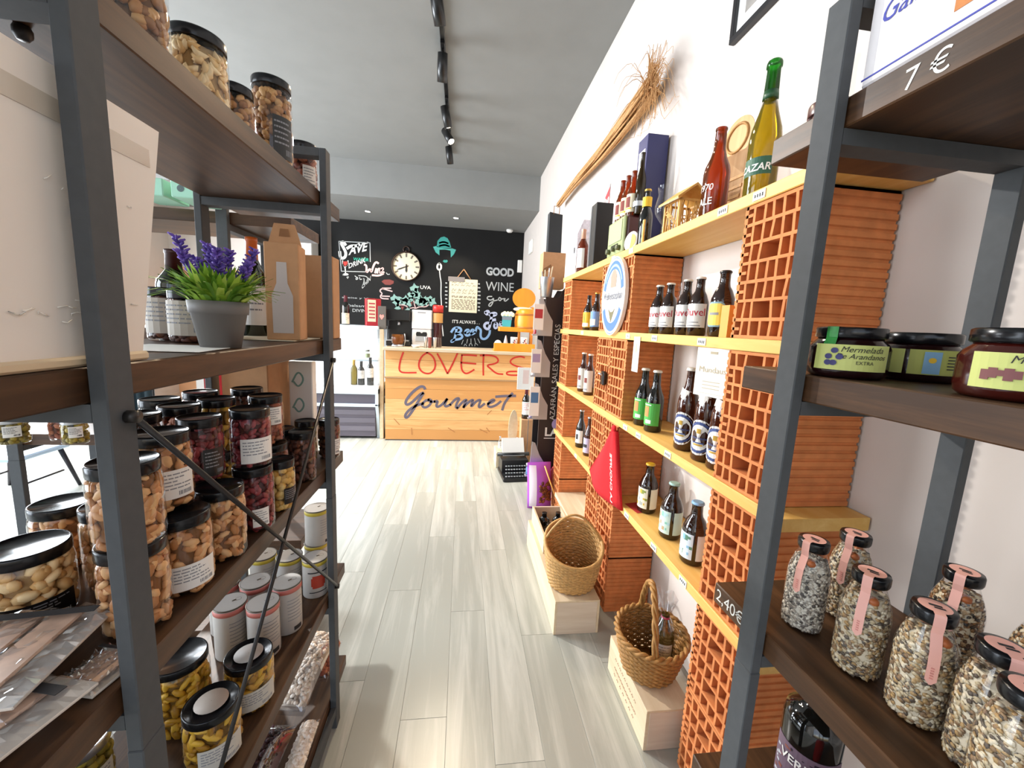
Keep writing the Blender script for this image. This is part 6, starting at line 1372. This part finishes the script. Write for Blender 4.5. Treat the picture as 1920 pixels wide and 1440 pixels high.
(gtl, gbr) = [(-1.699, 2.017), (-1.553, 1.943)]
chalktext('CHIN', CHALKG, gtl, gbr, .2, .01, drop=-.16)
chalk('chalk_scribble', CHALKG, .012, [[(-1.811, 2.154), (-1.781, 2.136), (-1.802, 2.094), (-1.761, 2.106), (-1.771, 2.136)], [(-1.736, 2.139), (-1.731, 2.098), (-1.7, 2.11)], [(-1.67, 2.122), (-1.66, 2.092), (-1.681, 2.018), (-1.65, 2.031)], [(-1.751, 2.163), (-1.609, 2.162), (-1.604, 2.085)], [(-1.943, 2.126), (-1.907, 2.123), (-1.927, 2.142), (-1.928, 2.106)], [(-1.302, 2.237), (-1.281, 2.208), (-1.25, 2.218)]])
fill('chalk_coffee', CHALKM, [(-1.379, 2.088), (-1.343, 2.121), (-1.25, 2.132), (-1.178, 2.11), (-1.183, 2.069), (-1.239, 2.039), (-1.322, 2.04)])
chalk('chalk_cup', CHALKP, .020, [[(-1.208, 1.937), (-1.301, 1.958), (-1.374, 1.979), (-1.415, 1.93), (-1.363, 1.891), (-1.405, 1.847), (-1.384, 1.807), (-1.27, 1.808)], [(-1.368, 1.98), (-1.229, 1.988)], [(-1.374, 1.849), (-1.249, 1.851)]])
(gtl, gbr) = [(-2.022, 1.808), (-1.475, 1.775)]
chalktext('aceite y Vino', CHALKG, gtl, gbr)
(gtl, gbr) = [(-1.918, 1.689), (-1.642, 1.646)]
chalktext('balsam', CHALKG, gtl, gbr)
(gtl, gbr) = [(-1.855, 1.614), (-1.637, 1.562)]
chalktext('DIVIN', CHALKG, gtl, gbr)
(gtl, gbr) = [(-0.739, 2.063), (-0.563, 2.005)]
chalktext('UVA', CHALKW, gtl, gbr, 0, .01)
q = random.Random(33)
LV = [(-1.166, 1.829), (-1.093, 1.78), (-1.134, 1.757), (-1.009, 1.774), (-0.978, 1.818), (-0.935, 1.757), (-0.894, 1.876), (-0.833, 2.016), (-0.811, 1.954), (-0.842, 1.9), (-0.779, 1.893), (-0.725, 1.832), (-0.672, 1.814), (-0.777, 1.787), (-0.724, 1.758), (-0.587, 1.84), (-0.533, 1.8), (-1.113, 1.663), (-0.945, 1.629), (-0.883, 1.823), (-0.65, 1.783)]
for i, (a, b) in enumerate(LV):
    n = 9; s = q.uniform(.055, .085); a0 = q.uniform(0, 6)
    fill('chalk_leaf', CHALKTG, [(a + s * (1 if k % 2 == 0 else .55) * math.cos(a0 + 2 * PI * k / n), b + s * (1 if k % 2 == 0 else .55) * math.sin(a0 + 2 * PI * k / n)) for k in range(n)])
chalk('chalk_vine', CHALKP, .016, [[(-1.134, 1.715), (-0.987, 1.723), (-0.924, 1.662), (-0.85, 1.687), (-0.818, 1.668), (-0.744, 1.709), (-0.638, 1.704), (-0.575, 1.766)], [(-0.852, 1.836), (-0.84, 1.752), (-0.818, 1.689)]])
for c in ([(-1.061, 1.692), (-1.008, 1.695), (-1.033, 1.614)], [(-0.909, 1.78), (-0.867, 1.782), (-0.877, 1.712)]): fill('chalk_grapes', CHALKM, c)
# clock
(cx_, cz_), (cr_, _z) = [(-0.974, 2.358), (-0.749, 2.373)]
t = thing('wall_clock', 'big round wall clock with cream face and dark rim on the blackboard', 'clock', (cx_, YB - .002, cz_)); R = cr_ - cx_
RIM = mat('bronze_rim', '#3f2c22', .4, .3)
MB().lathe([(R * 1.02, 0), (R * 1.08, .01), (R * 1.08, .04), (R * 1.02, .05), (R, .045), (R, .012)], 48, cap0=False, cap1=False).build('rim', RIM, t, rot=(PI / 2, 0, 0))
MB().lathe([(.0005, .012), (R * 1.01, .012)], 48, cap0=False, cap1=False).build('face', mat('clock_cream', '#efe2c4', .5, 0, .04, 6), t, rot=(PI / 2, 0, 0))
for k in range(12):
    a = k * PI / 6; MB().prism([(-.012, R * .68), (.012, R * .68), (.014, R * .94), (-.014, R * .94)], 1, -.0145, -.0125).build('numeral', mat('clock_grey', '#6d6355', .6), t, rot=(0, a, 0))
for nm, a, ln, w in (('hour_hand', math.radians(180), R * .45, .016), ('minute_hand', math.radians(248), R * .78, .012)):
    MB().prism([(-w / 2, -R * .18), (w / 2, -R * .18), (w, ln * .7), (0, ln), (-w, ln * .7)], 1, -.019, -.016).build(nm, DPRINT, t, rot=(0, a, 0))
MB().tube([(0, -.012, 0), (0, -.024, 0)], .014, 12).build('hub', RIM, t)
MB().tube([(.05 * math.cos(a), -.02, R * 1.22 + .05 * math.sin(a)) for a in [2 * PI * k / 16 for k in range(16)]], .010, 6, closed=True).build('ring', RIM, t); MB().lathe([(.03, R * 1.05), (.02, R * 1.16)], 12, c=(0, -.02, 0)).build('crown', RIM, t)
# menu poster
P = [(-0.251, 2.211), (0.234, 1.644), (-0.02, 2.375), (-0.139, 2.218), (0.101, 2.232), (-0.27, 2.234), (-0.014, 2.182)]
(x0, z1_), (x1, z0_) = P[0], P[1]
t = thing('menu_poster', 'cream menu poster hanging by a string on the blackboard', 'poster', ((x0 + x1) / 2, YB - .004, z0_)); w, h_ = (x1 - x0) / 2, z1_ - z0_
MB().cbox(-w, w, -.006, 0, 0, h_, .001).build('sheet', CREAMP, t); MB().cbox(-w - .02, w * .08, -.016, -.006, h_ - .05, h_ + .03, .003).build('clip_strip', mat('grey_batten', '#8d8683', .5), t)
m = MB()
for sgn in (-1, 1): m.tube([(sgn * w * .5, -.008, h_), (.0, -.008, h_ + (P[2][1] - z1_))], .008, 6)
m.build('string', KRAFT, t); m = MB(); q = random.Random(6)
for row, (zz, s) in enumerate(((.86, .03), (.79, .03), (.62, .06), (.56, .03), (.47, .012), (.44, .012), (.37, .012), (.33, .012), (.29, .012), (.25, .012), (.21, .012), (.17, .012), (.13, .012), (.09, .012))):
    x = -w * .82
    while x < w * .8:
        l = q.uniform(.02, .07) * (1.6 if s > .02 else 1)
        if s > .02: ribbon(m, [(x, h_ * zz), (x + l * .3, h_ * zz + s), (x + l * .5, h_ * zz), (x + l * .8, h_ * zz + s * .7)], .006, lambda a, b: (a, -.0075, b))
        else: m.box(x, min(x + l, w * .85), -.0072, -.0062, h_ * zz, h_ * zz + s)
        x += l + .02
m.build('print', mat('sepia_print', '#7a6a55', .7), t, kind='stuff')
# chair and dark curtain near the far left window, glimpsed under the crosswise rack
t = thing('low_chair', 'low black-legged chair with a pale seat beyond the olive jars', 'chair', (-3.32, 3.30, 0.0007)); BL_ = mat('chair_black', '#221f28', .4)
MB().cbox(-.22, .22, -.2, .2, .325, .36, .01).build('seat', mat('pale_blue_seat', '#b9cfe8', .4), t)
for sx in (-1, 1):
    for sy in (-1, 1): MB().tube([(sx * .17, sy * .16, .325), (sx * .25, sy * .2, 0)], [.017, .012], 8).build('leg', BL_, t)
    MB().tube([(sx * .18, -.16, .14), (sx * .18, .16, .14)], .008, 6).build('stretcher', BL_, t)
t = thing('dark_curtain', 'dark teal curtain hanging beyond the crosswise rack', 'curtain', (-2.95, 3.62, 0.0007)); m = MB(); n = 26; vs = []
for zz in (0, .95): vs += [(-.02 + .40 * k / n, .03 * math.sin(k * 1.5), zz) for k in range(n + 1)]
m.add(vs, [(k, k + 1, n + 2 + k, n + 1 + k) for k in range(n)], 0, True); m.build('cloth', mat('teal_cloth', '#2b3d47', .8), t); MB().tube([(-.04, 0, .955), (.40, 0, .955)], .012, 8).build('rod', BLACK, t)
for xx in (-.035, .395): MB().tube([(xx, 0, 0), (xx, 0, .955)], .010, 8).build('stand_post', BLACK, t)
